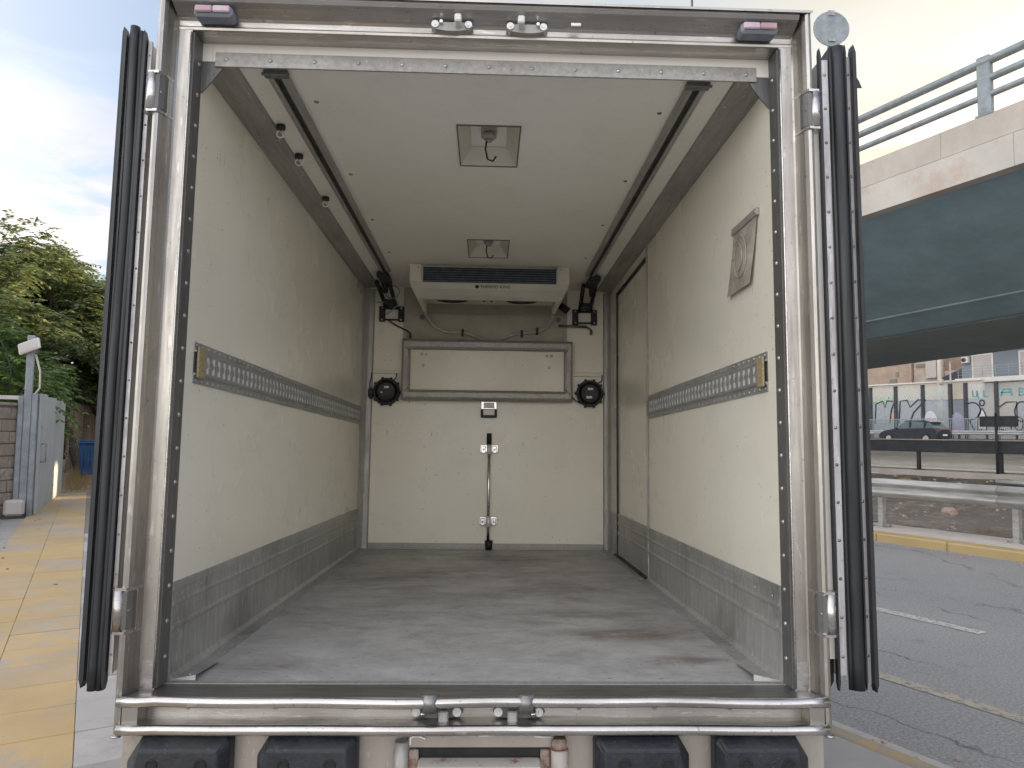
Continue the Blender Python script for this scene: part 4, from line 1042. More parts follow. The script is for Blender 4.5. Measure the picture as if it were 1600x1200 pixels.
# logistic tracks on the side walls
def track(s, y0, y1):
    X = lambda d: s * (1.05 - d)
    rt = T(MB().prism([(X(0), 1.165), (X(.004), 1.165), (X(.005), 1.14), (X(.013), 1.132), (X(.013), 1.1285), (X(.002), 1.1285), (X(.002), 1.0515), (X(.013), 1.0515), (X(.013), 1.048), (X(.005), 1.04), (X(.004), 1.015), (X(0), 1.015)], 'y', y0, y1), 'cargo_track', 'alu_track')
    b = MB(); p = .0565; sw = .029; n = int((y1 - y0 - .12) / p); d = .013; za, zb = 1.0516, 1.1284; s0, s1 = 1.058, 1.122; yy = y0 + .095
    def q(ya, yb, z0, z1): b.face([(X(d), ya, z0), (X(d), yb, z0), (X(d), yb, z1), (X(d), ya, z1)]); 
    q(y0, yy, za, zb)
    for i in range(n):
        a = yy + i * p
        q(a, a + sw, za, s0); q(a, a + sw, s1, zb); q(a + sw, a + p, za, zb)
        b.face([(X(d), a, 1.075), (X(d), a + sw * .45, 1.082), (X(d), a + sw * .45, 1.098), (X(d), a, 1.105)])
        b.face([(X(d), a + sw, 1.084), (X(d), a + sw * .75, 1.088), (X(d), a + sw * .75, 1.092), (X(d), a + sw, 1.096)])
        for ya in (a, a + sw): b.face([(X(d), ya, s0), (X(.0085), ya, s0), (X(.0085), ya, s1), (X(d), ya, s1)])
    q(yy + n * p, y1, za, zb)
    T(b, 'slotted_face', 'alu_track', rt, recalc=False)
    T(MB().box(*sorted((X(.0085), X(.0100))), yy, yy + n * p, s0, s1), 'backing_strip', 'alu_bright', rt)
    b = MB()
    for y in np.arange(y0 + .02, y1 - .01, .0565):
        for z in (1.153, 1.027): b.dome((X(.0045), y, z), (-s, 0, 0), .0065, .004, 6)
    T(b, 'track_rivet', 'rivet', rt, kind='stuff')
    T(MB().box(*sorted((X(.014), X(.022))), y0 - .001, y0 + .062, 1.034, 1.148, .003), 'end_block', 'wood', rt)
track(-1, .15, 3.575); track(1, .155, 2.165)

# side door in the right wall
sdr = T(MB().box(1.056, 1.10, 2.20, 3.285, .018, 2.07), 'side_door', 'wall')
g = MB().box(1.043, 1.06, 2.171, 2.199, .0, 2.10).box(1.043, 1.06, 3.286, 3.309, 0, 2.10).box(1.046, 1.06, 2.199, 3.286, 2.071, 2.10)
T(g, 'gasket', 'rubber', sdr)
T(MB().box(1.0385, 1.0475, 2.168, 2.178, .0, 2.187), 'edge_trim', 'alu', sdr)
T(MB().box(1.02, 1.06, 2.18, 3.30, .001, .016), 'threshold', 'black', sdr)
kick(1, 2.201, 3.284, 'door_kick_plate', sdr).location.x = .0055
T(MB().box(1.030, 1.0485, 3.315, 3.345, 1.0, 1.16), 'track_stub', 'alu_track')
# bulkhead trims
T(MB().prism([(-1.0495, LEN), (-1.0495, LEN - .012), (-1.0, LEN - .02), (-.965, LEN - .012), (-.955, LEN)], 'z', .0, 2.165), 'bulkhead_trim', 'alu')
T(MB().prism([(1.0495, LEN), (1.0495, LEN - .012), (1.02, LEN - .02), (.995, LEN - .012), (.985, LEN)], 'z', .0, 2.165), 'bulkhead_trim', 'alu')
T(MB().box(-.954, .984, LEN - .008, LEN, .004, .048, .002), 'bulkhead_base_trim', 'alu_long')
T(MB().box(-.69, .655, LEN - .006, LEN, 1.72, 2.185), 'upper_panel', 'brown')
T(MB().box(-.70, .67, LEN - .014, LEN - .0065, 1.955, 1.975), 'upper_panel_seam', 'alu_long')
for x in (-.70, .665): T(MB().box(x - .012, x + .012, LEN - .018, LEN - .0005, 1.48, 2.18), 'panel_edge_trim', 'alu')
# framed hatch box
fx0, fx1, fz0, fz1 = -.708, .715, 1.222, 1.728
hb = T(MB().box(fx0 + .05, fx1 - .05, 3.545, 3.6, fz0 + .05, fz1 - .05), 'hatch', 'hatch')
fa_, fb_ = .072, .085
def rbar(o4, mt):
    # mitred bar with a rounded front: outer outline at the wall, narrower at the front
    (x0, z0), (x1, z1), (x2, z2), (x3, z3) = o4; b = MB(); lay = []
    for y, k in ((3.6185, 0), (3.525, 0), (3.508, .10), (3.50, .28)):
        mix = lambda p, q: (p[0] + (q[0] - p[0]) * k, p[1] + (q[1] - p[1]) * k)
        A, B, C, D = (x0, z0), (x1, z1), (x2, z2), (x3, z3)
        lay.append([(A_[0], y, A_[1]) for A_ in (mix(A, D), mix(B, C), mix(C, B), mix(D, A))])
    for a_, c_ in zip(lay, lay[1:]):
        for i in range(4): j = (i + 1) % 4; b.face([a_[i], a_[j], c_[j], c_[i]])
    b.face(lay[-1]); return T(b, 'frame_bar', mt, hb)
g_ = .0015
rbar(((fx0, fz1), (fx1, fz1), (fx1 - fa_, fz1 - fb_), (fx0 + fa_, fz1 - fb_)), 'alu_long')
rbar(((fx0, fz0), (fx1, fz0), (fx1 - fa_, fz0 + fb_), (fx0 + fa_, fz0 + fb_)), 'alu_long')
rbar(((fx0, fz0 + g_), (fx0, fz1 - g_), (fx0 + fa_, fz1 - fb_ - g_), (fx0 + fa_, fz0 + fb_ + g_)), 'alu')
rbar(((fx1, fz0 + g_), (fx1, fz1 - g_), (fx1 - fa_, fz1 - fb_ - g_), (fx1 - fa_, fz0 + fb_ + g_)), 'alu')
for x, z in ((-.545, 1.607), (-.505, 1.607), (-.53, 1.51), (.50, 1.607), (.54, 1.607), (.52, 1.51)):
    T(MB().cyl((x, 3.546, z), (x, 3.538, z), .013, 12).cyl((x, 3.538, z), (x, 3.533, z), .007, 8), 'hatch_bolt', 'bolt', hb)
for s in (-1, 1):
    for z in (fz0 + .08, fz1 - .08):
        xx = s * .68 if s > 0 else -.675
        T(MB().tube([(xx - s * .03, 3.498, z + (.02 if z < 1.5 else -.02)), (xx + s * .0, 3.498, z - (.012 if z < 1.5 else -.012))], .003, 5), 'corner_slit', 'black', hb)
# evaporator unit
ev = T(MB().prism([(2.86, 2.186), (2.866, 2.050), (2.90, 2.014), (2.965, 1.982), (3.03, 1.962), (3.048, 1.962), (3.052, 2.0), (3.40, 2.004), (3.44, 2.06), (3.44, 2.186)], 'x', -.50, .525), 'evaporator_unit', 'white_plastic')
for s, xc in ((-1, -.5), (1, .525)):
    # cheek: tapers towards the bottom
    b = MB(); prf = [(2.85, 2.187), (2.86, 2.06), (2.90, 2.02), (3.02, 1.965), (3.36, 1.93), (3.42, 1.95), (3.45, 2.187)]
    inn = [(xc + s * .001, y, z) for y, z in prf]; outx = [xc + s * (.085 if z > 2.04 else (.085 - (2.04 - z) * .55)) for y, z in prf]
    ou = [(ox, y, z) for ox, (y, z) in zip(outx, prf)]; n = len(prf); b.v = inn + ou
    for k in range(n): b.f.append((k, (k + 1) % n, n + (k + 1) % n, n + k)); b.sm.append(False)
    b.f += [tuple(range(n)), tuple(range(n, 2 * n))]; b.sm += [False, False]
    T(b, 'end_cheek', 'white_plastic', ev)
    T(MB().dome((xc + s * .02, 2.851, 2.165), (0, -1, 0), .006), 'screw', 'bolt', ev)
T(MB().box(-.497, .522, 2.852, 2.8599, 2.168, 2.186), 'top_strip', 'alu_long', ev)
T(MB().box(-.485, .512, 2.854, 2.862, 2.056, 2.167), 'coil_opening', 'black', ev)
for k in range(6): T(MB().box(-.482, .509, 2.846, 2.855, 2.060 + k * .0180, 2.067 + k * .0180), 'fin', 'fin', ev)
n_ = Vector((0, -.47, -.88))
# lettering on the lower front band (band runs (2.868,2.07)->(2.90,2.035))
def face_m(x, y, z, tilt): return Matrix.Translation((x, y, z)) @ Matrix.Rotation(math.radians(90) + tilt, 4, 'X')
text_mesh('THERMO KING', .034, 'lettering', 'black', ev, face_m(.055, 2.8815, 2.0308, math.radians(43)))
T(MB().box(-.013, .013, -.013, .013, 0, .0012, 0, face_m(-.082, 2.8815, 2.0308, math.radians(43))), 'logo_plate', 'black', ev)
for x in (-.28, .27):
    fa = T(MB().cyl((x, 3.17, 1.9995), (x, 3.17, 1.990), .125, 28), 'fan_guard', 'black', ev)
    T(MB().cyl((x, 3.17, 1.9895), (x, 3.17, 1.986), .05, 18), 'fan_hub', 'bumper', fa)
    for k in range(3): T(MB().tube([(x + (.06 + .025 * k) * math.cos(t), 3.17 + (.055 + .02 * k) * math.sin(t), 1.988) for t in np.linspace(0, 2 * PI, 25)], .003, 5), 'guard_ring', 'bumper', fa)
st = T(MB().box(-.06, .06, 3.17, 3.30, 1.997, 1.9995), 'warning_sticker', 'label', ev)
for x in (-.03, .03): T(MB().face([(x - .022, 3.20, 1.9965), (x + .022, 3.20, 1.9965), (x, 3.27, 1.9965)]), 'triangle_mark', 'black', st, recalc=False)
# hoses on the bulkhead
def hose(pts, nm='drain_hose'):
    o = T(MB().tube(pts, .0125, 8), nm, 'hose'); return o
def bez(p, n=14):
    p = [Vector(q) for q in p]; out = []
    for i in range(len(p) - 1):
        a, b_ = p[i], p[i + 1]; pa = p[i - 1] if i else a; pb = p[i + 2] if i + 2 < len(p) else b_
        for k in range(n):
            t = k / n; out.append(.5 * ((2 * a) + (b_ - pa) * t + (2 * pa - 5 * a + 4 * b_ - pb) * t * t + (3 * a - pa - 3 * b_ + pb) * t ** 3))
    out.append(p[-1]); return out
hA = hose(bez([(-.52, 3.42, 1.95), (-.47, 3.58, 1.87), (-.36, 3.595, 1.81), (-.2, 3.595, 1.80), (-.08, 3.595, 1.76), (.02, 3.595, 1.72)]))
hB = hose(bez([(.54, 3.42, 1.93), (.50, 3.58, 1.86), (.40, 3.595, 1.815), (.25, 3.595, 1.80), (.14, 3.595, 1.76), (.06, 3.595, 1.72)]))
for h_, x, z in ((hA, -.21, 1.80), (hB, .29, 1.80), (hB, .42, 1.825)):
    T(MB().box(x - .01, x + .01, 3.575, 3.612, z - .03, z + .028, .003), 'clamp', 'black', h_)
for x, z in ((-.555, 1.93), (.60, 1.925)): T(MB().cyl((x, 3.613, z), (x, 3.60, z), .022, 14).cyl((x, 3.6, z), (x, 3.592, z), .012, 10), 'grommet', 'jamb')
T(MB().cyl((.60, 3.45, 2.02), (.67, 3.45, 1.97), .032, 12), 'cable_plug', 'black')
# folding arms at the ends of the rails
def arm(s, x, extra):
    rt = T(MB().box(x - .105, x - .055, 3.585, 3.6195, 1.885, 2.015, .004).box(x + .055, x + .105, 3.585, 3.6195, 1.885, 2.015, .004).box(x - .054, x + .054, 3.59, 3.606, 1.99, 2.008).box(x - .054, x + .054, 3.59, 3.606, 1.895, 1.908), 'folding_arm', 'black')
    T(MB().box(x - .045, x + .045, 3.42, 3.585, 2.01, 2.04, .006), 'hinge_block', 'black', rt)
    for dx, x2 in ((-.045, -.07), (.04, .03)): T(MB().cyl((x + dx, 3.56, 2.0), (x + x2 * 1.0 + s * .02, 3.30, 2.16), .017, 10), 'link_bar', 'black', rt)
    T(MB().cyl((x + s * .03, 3.34, 2.075), (x + s * .02, 3.30, 2.185), .028, 12), 'gas_strut', 'black', rt)
    T(MB().box(x + s * .01 - .045, x + s * .01 + .045, 3.05, 3.32, 2.135, 2.180, .01), 'slide_block', 'bumper', rt)
    for dx in (-.08, .08):
        for z in (1.90, 2.0): T(MB().dome((x + dx, 3.585, z), (0, -1, 0), .009), 'bolt', 'rivet', rt)
    return rt
aL = arm(-1, -.81, 0); aR = arm(1, .825, 0)
T(MB().tube(bez([(-.88, 3.4, 2.12), (-.93, 3.42, 2.10), (-.93, 3.45, 2.03), (-.86, 3.45, 2.02), (-.76, 3.44, 2.06), (-.73, 3.42, 2.12), (-.80, 3.4, 2.15), (-.87, 3.4, 2.12), (-.82, 3.44, 2.06), (-.74, 3.46, 2.02), (-.80, 3.5, 1.96), (-.85, 3.52, 1.93)]), .0045, 6), 'loose_cable', 'wire', aL)
T(MB().tube(bez([(-.84, 3.58, 1.9), (-.78, 3.6, 1.86), (-.70, 3.595, 1.82), (-.655, 3.59, 1.79), (-.645, 3.55, 1.74)]), .007, 6), 'power_cable', 'black', aL)
T(MB().cyl((.60, 3.585, 1.872), (.84, 3.585, 1.868), .011, 8).cyl((.84, 3.585, 1.868), (.88, 3.585, 1.84), .009, 8), 'lock_lever', 'jamb', aR)
T(MB().cyl((.88, 3.585, 1.84), (.88, 3.585, 1.80), .011, 8), 'grip', 'red', aR)
# round fan units either side
def fanunit(x, z, lab):
    o = T(MB().cyl((x, 3.619, z), (x, 3.575, z), .100, 28).cyl((x, 3.575, z), (x, 3.555, z), .095, 28, .07), 'round_fan', 'black')
    T(MB().tube([(x + .104 * math.cos(t), 3.590, z + .104 * math.sin(t)) for t in np.linspace(0, 2 * PI, 33)], .010, 6), 'rim', 'bumper', o)
    for k in range(10):
        t = k * 2 * PI / 10; T(MB().box(-.014, .014, -.012, .012, -.010, .010, .003, Matrix.Translation((x + .112 * math.cos(t), 3.592, z + .112 * math.sin(t))) @ Matrix.Rotation(-t, 4, 'Y')), 'lug', 'black', o)
    T(MB().cyl((x, 3.5555, z), (x, 3.545, z), .052, 20), 'hub', 'bumper', o)
    for dx, dz, w_, h_ in lab: T(MB().box(x + dx - w_, x + dx + w_, 3.541, 3.5447, z + dz - h_, z + dz + h_), 'sticker', 'label', o)
    return o
fL = fanunit(-.835, 1.292, ((.005, .033, .019, .008), (-.035, -.01, .006, .006))); fR = fanunit(.868, 1.300, ((.0, .035, .022, .009), (-.01, -.035, .024, .010)))
T(MB().box(-.985, -.945, 3.57, 3.6, 1.245, 1.315, .006).cyl((-.96, 3.585, 1.23), (-.96, 3.585, 1.25), .014, 10), 'plug', 'black', fL)
T(MB().tube(bez([(-.97, 3.59, 1.31), (-.975, 3.6, 1.36), (-.965, 3.6, 1.42), (-.965, 3.6, 1.45)]), .005, 6), 'cable', 'black', fL)
T(MB().tube(bez([(-.79, 3.58, 1.38), (-.76, 3.6, 1.41), (-.76, 3.605, 1.45)]), .005, 6), 'cable', 'black', fL)
T(MB().tube(bez([(.93, 3.58, 1.385), (.97, 3.6, 1.41), (.975, 3.605, 1.46)]), .005, 6), 'cable', 'black', fR)
T(MB().tube([(.685, 3.498, 1.29), (.74, 3.56, 1.24), (.79, 3.58, 1.215)], .005, 6), 'cable', 'black', fR)
for x0, x1 in ((-.955, -.715), (.722, .975)): T(MB().box(x0, x1, LEN - .016, LEN - .0005, 1.445, 1.478, .003), 'cable_cover', 'hatch')
for x, z in ((-.86, 1.56), (-.81, 1.56), (-.835, 1.52)): T(MB().dome((x, LEN, z), (0, -1, 0), .004), 'screw_hole', 'black')
# latch handle under the hatch
lh = T(MB().box(-.045, .088, LEN - .022, LEN - .0005, 1.155, 1.222, .004), 'hatch_catch', 'chrome')
T(MB().box(-.022, .066, LEN - .030, LEN - .0225, 1.165, 1.212, .006), 'catch_plate', 'label', lh)
T(MB().box(-.046, -.026, LEN - .03, LEN - .001, 1.085, 1.154, .004).box(.069, .089, LEN - .03, LEN - .001, 1.085, 1.154, .004).box(-.026, .069, LEN - .03, LEN - .001, 1.085, 1.107, .004), 'catch_handle', 'black', lh)
# drop bar
db = T(MB().cyl((.03, 3.585, .05), (.028, 3.585, .88), .013, 12), 'drop_bar', 'chrome')
T(MB().cyl((.028, 3.585, .86), (.028, 3.585, .955), .021, 14), 'grip', 'black', db)
T(MB().cyl((.036, 3.585, .075), (.036, 3.585, .002), .034, 14, .027), 'rubber_foot', 'black', db)
for z in (.82, .228):
    br = T(MB().box(-.035, .0, 3.57, 3.6195, z - .03, z + .03, .004).box(.058, .093, 3.57, 3.6195, z - .03, z + .03, .004).box(-.045, .103, 3.605, 3.6195, z - .022, z + .04, .003), 'bracket', 'chrome', db)
    T(MB().cyl((.03, 3.585, z - .04), (.03, 3.585, z + .04), .021, 12), 'sleeve', 'alu_bright', br)
    for x in (-.018, .075): T(MB().cyl((x, 3.57, z), (x, 3.562, z), .008, 8), 'screw', 'bolt', br)
# pouch on the right wall
pc = MB(); ny_, nz_ = 10, 10; grid = []
for j in range(nz_ + 1):
    for i in range(ny_ + 1):
        u = i / ny_; v = j / nz_; y = .215 + u * .27 + v * .065; z = 1.715 - v * .262 + .0 * u; d = .006 + .012 * math.sin(v * PI) * math.sin(u * PI) ** .5 + .012 * v * v
        pc.v.append((1.05 - d, y, z))
for j in range(nz_):
    for i in range(ny_): a = j * (ny_ + 1) + i; pc.f.append((a, a + 1, a + ny_ + 2, a + ny_ + 1)); pc.sm.append(True)
po = T(pc, 'document_pouch', 'vinyl', recalc=False)
T(MB().box(1.036, 1.0495, .205, .495, 1.705, 1.735, .002), 'header_strip', 'alu', po)
for y in (.22, .48): T(MB().dome((1.036, y, 1.72), (-1, 0, 0), .006), 'rivet', 'rivet', po)
T(MB().tube([(1.028, .375 + .075 * math.cos(t), 1.585 + .085 * math.sin(t)) for t in np.linspace(0, 2 * PI, 25)], .0028, 6), 'ring', 'vinyl', po)
T(MB().tube([(1.026, .385 + .045 * math.cos(t), 1.585 + .055 * math.sin(t)) for t in np.linspace(0, 2 * PI, 25)], .0022, 6), 'inner_ring', 'vinyl', po)

# sill, noses, fascia
T(MB().prism([(.0555, -.004), (.0555, -.0005), (-.02, -.0005), (-.088, .0025), (-.088, -.004)], 'x', -1.1, 1.1), 'sill_plate', 'sill')
def nose(name, zc, yc, r, dz):
    b = MB(); pts = []
    for x in np.linspace(-1.126, 1.126, 40):
        wv = .0025 * math.sin(x * 4.1) + .0018 * math.sin(x * 11 + 1) if abs(x) < 1.05 else 0
        pts.append((x, yc, zc + wv * dz))
    b.tube(pts, r, 14); return T(b, name, 'steel_polish')
nose('sill_nose', -.0125, -.087, .0165, 1)
T(MB().box(-1.07, 1.07, -.004, .028, -.108, -.006), 'fascia', 'steel_h')
for x in (-1.072, 1.072): T(MB().box(min(x, x * 1.045), max(x, x * 1.045), -.07, .028, -.10, -.03), 'fascia_end', 'steel_v')
T(MB().prism([(-.004, -.083), (-.085, -.0835), (-.085, -.087), (-.004, -.0875)], 'x', -1.118, 1.118), 'lower_ledge', 'steel_h')
nose('lower_nose', -.0985, -.082, .0165, .4)
T(MB().box(-1.145, 1.145, .0, .03, -.52, -.1185), 'lower_panel', 'steel_panel')
for x in (-.94, -.66, -.40, -.115 + .0, .06, .33, .58, .83):
    T(MB().cyl((x, -.0045, -.052), (x, -.009, -.052), .010, 10).cyl((x, -.009, -.052), (x, -.011, -.052), .005, 8), 'fascia_screw', 'bolt')
for x in (-.265, .275): T(MB().cyl((x, -.0005, -.20), (x, -.006, -.20), .012, 12).cyl((x, -.006, -.20), (x, -.009, -.20), .005, 8), 'panel_bolt', 'bolt')
# keepers: two on the sill, two on the header
def keeper(x, s):
    k_ = T(MB().cyl((x - s * .02, -.082, -.042), (x - s * .02, -.078, .012), .031, 22, .029), 'lower_keeper', 'sill')
    T(MB().prism([(x - .085, -.062), (x - .07, -.044), (x - .03, -.036), (x + .03, -.036), (x + .07, -.044), (x + .085, -.062), (x + .07, -.076), (x + .02, -.082), (x - .02, -.082), (x - .07, -.076)], 'y', -.028, -.0045), 'keeper_plate', 'jamb', k_)
    for dx in (-.068, .064): T(MB().cyl((x + dx, -.028, -.061), (x + dx, -.033, -.061), .014, 14).cyl((x + dx, -.033, -.061), (x + dx, -.036, -.061), .007, 6), 'bolt', 'alu_bright', k_)
    T(MB().box(x + s * .022 - .016, x + s * .022 + .016, -.058, -.02, -.09, -.05, .004), 'tab', 'strip', k_)
    T(MB().cyl((x - s * .045, -.05, -.068), (x - s * .045, -.02, -.050), .008, 8), 'pin', 'chrome', k_)
keeper(-.135, 1); keeper(.131, -1)
def tkeeper(x, s):
    z = 2.287
    k_ = T(MB().prism([(x - .075, z), (x - .06, z + .012), (x + .06, z + .012), (x + .075, z), (x + .06, z - .014), (x + .02, z - .020), (x - .02, z - .020), (x - .06, z - .014)], 'y', -.034, -.0045), 'upper_keeper', 'alu')
    for dx in (-.06, .058): T(MB().cyl((x + dx, -.034, z + .002), (x + dx, -.040, z + .002), .013, 14).cyl((x + dx, -.04, z + .002), (x + dx, -.042, z + .002), .006, 6), 'bolt', 'alu_bright', k_)
    T(MB().box(x + s * .022 - .012, x + s * .022 + .012, -.075, -.03, z - .006, z + .022, .004), 'tab', 'label', k_)
    T(MB().cyl((x - s * .038, -.05, z + .006), (x - s * .038, -.02, z + .006), .006, 8), 'pin', 'chrome', k_)
tkeeper(-.133, 1); tkeeper(.134, -1)
T(MB().box(.29, .325, -.0465, -.040, 2.293, 2.303), 'small_plate', 'alu_bright')
# marker lamps on the header
for s in (-1, 1):
    x = s * .962
    ml = T(MB().box(x - .066, x + .066, -.066, -.006, 2.276, 2.314, .008), 'marker_lamp', 'lamp_body')
    T(MB().box(x - .060, x + .0, -.076, -.0665, 2.286, 2.311, .004), 'lens', 'red_lens' if s < 0 else 'clear_lens', ml)
    T(MB().box(x + .001, x + .060, -.076, -.0665, 2.286, 2.311, .004), 'lens', 'clear_lens' if s < 0 else 'red_lens', ml)
# hinges
def hinge(s, zc, hh=.068):
    b = MB().cyl((s * 1.150, -.070, zc - hh * .93), (s * 1.150, -.070, zc + hh * .93), .0165, 16)
    h_ = T(b, 'hinge', 'steel_polish')
    T(MB().prism([(s * 1.106, -.026), (s * 1.113, -.058), (s * 1.124, -.0745), (s * 1.140, -.080), (s * 1.145, -.070), (s * 1.125, -.05), (s * 1.112, -.02)], 'z', zc - hh * .86, zc + hh * .86), 'pocket_shade', 'jamb', h_)  # raised piece, no recess is cut; the recess shade is its dark colour
    for z in (zc - hh, zc + hh):
        T(MB().prism([(s * 1.102, -.010), (s * 1.110, -.052), (s * 1.125, -.082), (s * 1.162, -.080), (s * 1.178, -.060), (s * 1.172, -.035), (s * 1.146, -.03), (s * 1.12, -.01)], 'z', z - .0045, z + .0045), 'knuckle_plate', 'steel_polish', h_)
    T(MB().prism([(s * 1.1035, -.010), (s * 1.110, -.012), (s * 1.1135, -.040), (s * 1.107, -.04)], 'z', zc - hh, zc + hh), 'pocket_rim', 'steel_v', h_)
    T(MB().dome((s * 1.122, -.067, zc), (-s * .6, -1, 0), .007), 'screw', 'bolt', h_)
    T(MB().box(min(s * 1.16, s * 1.205), max(s * 1.16, s * 1.205), .004, .016, zc - hh * .7, zc + hh * .7), 'leaf', 'steel_v', h_)
for s in (-1, 1):
    for z in (1.992, .262): hinge(s, z, .068)
# rear doors folded right round against the sides
def door(s):
    X = lambda v: s * v
    def bx(x0, x1, *r, **k): return MB().box(min(X(x0), X(x1)), max(X(x0), X(x1)), *r, **k)
    d_ = T(bx(1.203, 1.272 if s < 0 else 1.315, .004, 1.09, .045, 2.215), 'rear_door', 'body')
    T(bx(1.198, 1.2025, .06, 1.08, .06, 2.2), 'inner_skin', 'body', d_)
    def gask(x0, x1, z0, z1, name, y0=-.012):
        return T(bx(x0, x1, y0, .0035, z0, z1, ch=.004), name, 'rubber', d_)
    def torn(x0, x1, zt, zb, y=-.02):
        # ragged lip: strip whose ends run to points
        lo, hi = min(X(x0), X(x1)), max(X(x0), X(x1)); m_ = (lo + hi) / 2
        T(MB().prism([(lo, zb + .03), (m_, zb), (hi, zb + .025), (hi, zt - .03), (lo + (hi - lo) * .3, zt), (lo, zt - .02)], 'y', y, .003), 'seal_lip', 'rubber', d_)
    if s < 0:
        T(bx(1.190, 1.203, -.006, .004, .05, 2.21), 'edge_strip', 'strip', d_)
        torn(1.206, 1.217, 2.245, .0)
        b = MB()
        for xc, r in ((1.2235, .0095), (1.2455, .0165)): b.tube([(X(xc + .002 * math.sin(z * 3.1)), -.012 + .003 * math.sin(z * 5 + xc * 30), z) for z in np.linspace(.0, 2.255 if r > .013 else 2.24, 30)], r, 12)
        T(b, 'bulb_seal', 'rubber', d_)
        T(bx(1.262, 1.268, -.008, .004, .03, 2.22), 'edge_strip', 'strip', d_)
        torn(1.264 + .005, 1.284, 2.25, .01, -.028); torn(1.256, 1.262, 2.25, .012, -.022)
        xr = (1.196, 1.265)
    else:
        torn(1.195, 1.2035, 2.255, .0, -.016)
        T(bx(1.165, 1.1975, .004, .9, .10, 1.95), 'door_skin', 'body', d_)
        T(bx(1.205, 1.231, -.006, .004, .05, 2.215), 'edge_strip', 'strip', d_)
        b = MB()
        for xc, r in ((1.240, .008), (1.264, .0245), (1.289, .007)): b.tube([(X(xc), -.010 + .003 * math.sin(z * 4 + xc * 30), z) for z in np.linspace(.005, 2.26, 30)], r, 14)
        T(b, 'bulb_seal', 'rubber', d_)
        T(bx(1.294, 1.312, -.006, .004, .02, 2.23), 'edge_strip', 'strip', d_)
        torn(1.312, 1.325, 2.265, -.0, -.03); torn(1.288, 1.294, 2.27, .01, -.02)
        T(MB().prism([(1.165, .10), (1.19, .16), (1.198, .35), (1.202, .35), (1.202, .02), (1.19, -.0), (1.172, .03)], 'y', .03, .5), 'rubber_flap', 'rubber', d_)
        xr = (1.218, 1.303)
    b = MB()
    for x in xr:
        for z in np.arange(.11, 2.2, .128): b.dome((X(x), -.0062, z + (0 if x == xr[0] else .004)), (0, -1, 0), .0062 if s > 0 else .004, .003)
    T(b, 'strip_rivet', 'bolt', d_, kind='stuff')
    # lock rods on the outer face
    for y in (.85, 1.0):
        xo = X(1.29 if s < 0 else 1.335) ; T(MB().cyl((xo, y, .0), (xo, y, 2.25), .013, 10), 'lock_rod', 'steel_polish', d_)
        for z in (.3, 1.1, 1.9): T(bx(1.2725 if s < 0 else 1.3155, 1.30 if s < 0 else 1.345, y - .04, y + .04, z, z + .06), 'rod_bracket', 'steel_v', d_)
door(-1); door(1)
# rubber buffers
def buffer(x0, x1, ol, orr):
    z0, z1 = -.30, -.126
    b = MB(); pr0 = [(x0 + .0, z0), (x1, z0), (x1, z1 - orr), (x1 - orr * .6, z1), (x0 + ol * .6, z1), (x0, z1 - ol)]
    sh = lambda p, i: (min(max(p[0], x0 + .028), x1 - .028) + 0, p[1] - (.035 if p[1] > z0 + .05 else 0))
    pr1 = [sh(p, 0) for p in pr0]
    n = len(pr0); b.v = [(p[0], -.001, p[1]) for p in pr0] + [(p[0], -.05, p[1]) for p in pr0] + [(p[0], -.085, p[1]) for p in pr1]
    for r in range(2):
        for k in range(n): b.f.append((r * n + k, r * n + (k + 1) % n, (r + 1) * n + (k + 1) % n, (r + 1) * n + k)); b.sm.append(False)
    b.f.append(tuple(range(2 * n, 3 * n))); b.f.append(tuple(reversed(range(n)))); b.sm += [False, False]
    o = T(b, 'rubber_buffer', 'bumper')
    md = o.modifiers.new('bev', 'BEVEL'); md.width = .006; md.segments = 2; md.limit_method = 'ANGLE'
    for dx in (.09, (x1 - x0) - .08): T(MB().tube([(x0 + dx + .017 * math.cos(t), -.0855, -.205 + .017 * math.sin(t)) for t in np.linspace(0, 2 * PI, 15)], .004, 6).cyl((x0 + dx, -.086, -.205), (x0 + dx, -.0845, -.205), .015, 12), 'bolt_hole', 'tyre', o)
    return o
buffer(-1.105, -.785, .075, .02); buffer(-.70, -.385, .06, .02); buffer(.375, .682, .02, .06); buffer(.765, 1.072, .02, .07)
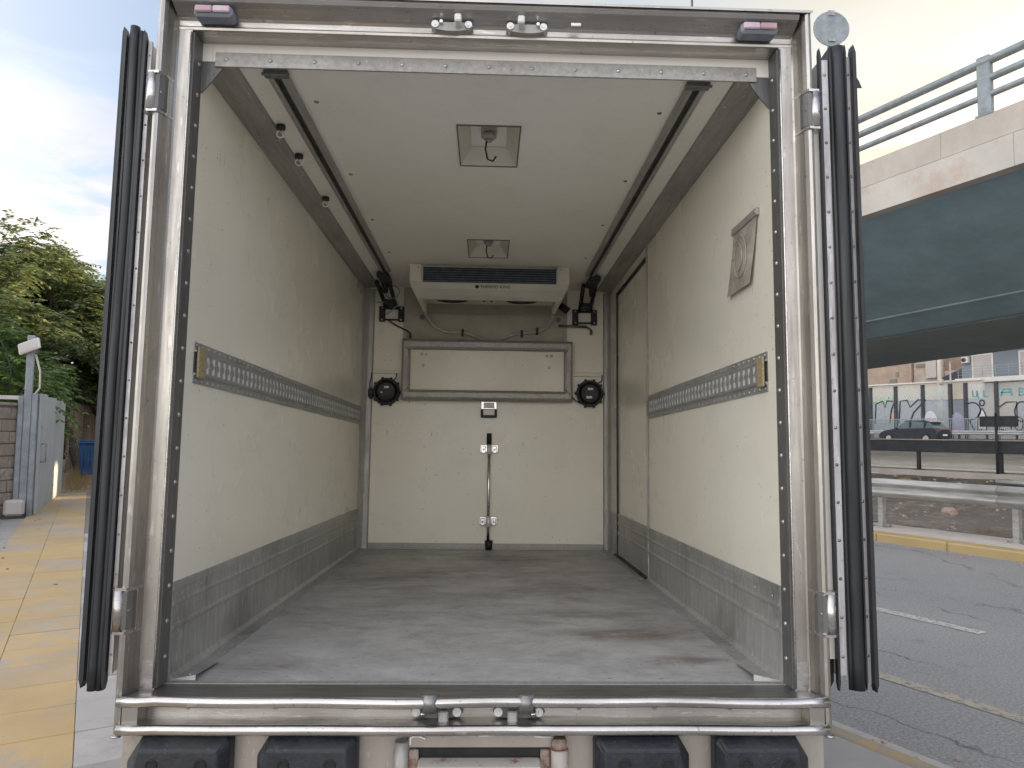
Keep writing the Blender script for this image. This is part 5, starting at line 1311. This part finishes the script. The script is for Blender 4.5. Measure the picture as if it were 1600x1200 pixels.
# step housing between the buffers
sh_ = T(MB().box(-.225, .245, -.035, -.001, -.172, -.128, .004), 'step_housing', 'steel_panel')
T(MB().box(-.20, .215, -.034, -.0012, -.20, -.1725), 'hollow_shade', 'black', sh_)  # solid block; the dark of the opening is put in as black
T(MB().box(-.22, -.19, -.05, -.0345, -.26, -.172, .003).box(.20, .23, -.05, -.0345, -.26, -.172, .003), 'side_rail', 'rust', sh_)
T(MB().box(-.19, .20, -.12, -.036, -.25, -.198, .006), 'step_tread', 'worn_white', sh_)
T(MB().box(-.188, .198, -.125, -.12, -.226, -.206, .002), 'tread_edge', 'rust', sh_)
T(MB().cyl((-.245, -.03, -.33), (-.245, -.03, -.15), .032, 14, .024), 'step_cylinder', 'alu', sh_)
T(MB().cyl((.262, -.03, -.33), (.262, -.03, -.175), .03, 14), 'step_cylinder', 'worn_white', sh_)
T(MB().box(.235, .285, -.055, -.004, -.175, -.14, .006), 'rusty_bracket', 'rust', sh_)
T(MB().tube(bez([(-.17, -.037, -.142), (-.19, -.037, -.135), (-.215, -.037, -.138), (-.218, -.037, -.16)]), .004, 6).tube([(.18, -.037, -.135), (.235, -.037, -.137)], .004, 6).tube([(.0, -.037, -.133), (.05, -.037, -.131)], .003, 6), 'weld_bead', 'alu_bright', sh_)
# antenna and running gear
T(MB().cyl((1.0, .9, 2.345), (1.0, .9, 3.3), .006, 8), 'antenna', 'jamb')
T(MB().box(-.42, -.34, .1, 5.4, -.36, -.105).box(.34, .42, .1, 5.4, -.36, -.105), 'chassis_rail', 'dark_rail')
gz = -(TLOC.z)
for y in (.95,):
    for s in (-1, 1):
        for dx in (.0, .24):
            zc = gz + .40 + .03 * (0 if s > 0 else 1)
            o = T(MB().cyl((s * (.72 + dx) - .1, y, zc), (s * (.72 + dx) + .1, y, zc), .385, 28), 'wheel', 'tyre')
            T(MB().cyl((s * (.72 + dx) - .104, y, zc), (s * (.72 + dx) + .104, y, zc), .21, 18), 'rim', 'galv', o)
T(MB().cyl((-.9, .95, gz + .41), (.9, .95, gz + .41), .07, 12), 'axle', 'dark_rail')
for s in (-1, 1): T(MB().box(s * .84 - .26, s * .84 + .26, .42, 1.5, -.125, -.105), 'mudguard', 'black')
bpy.context.view_layer.update()
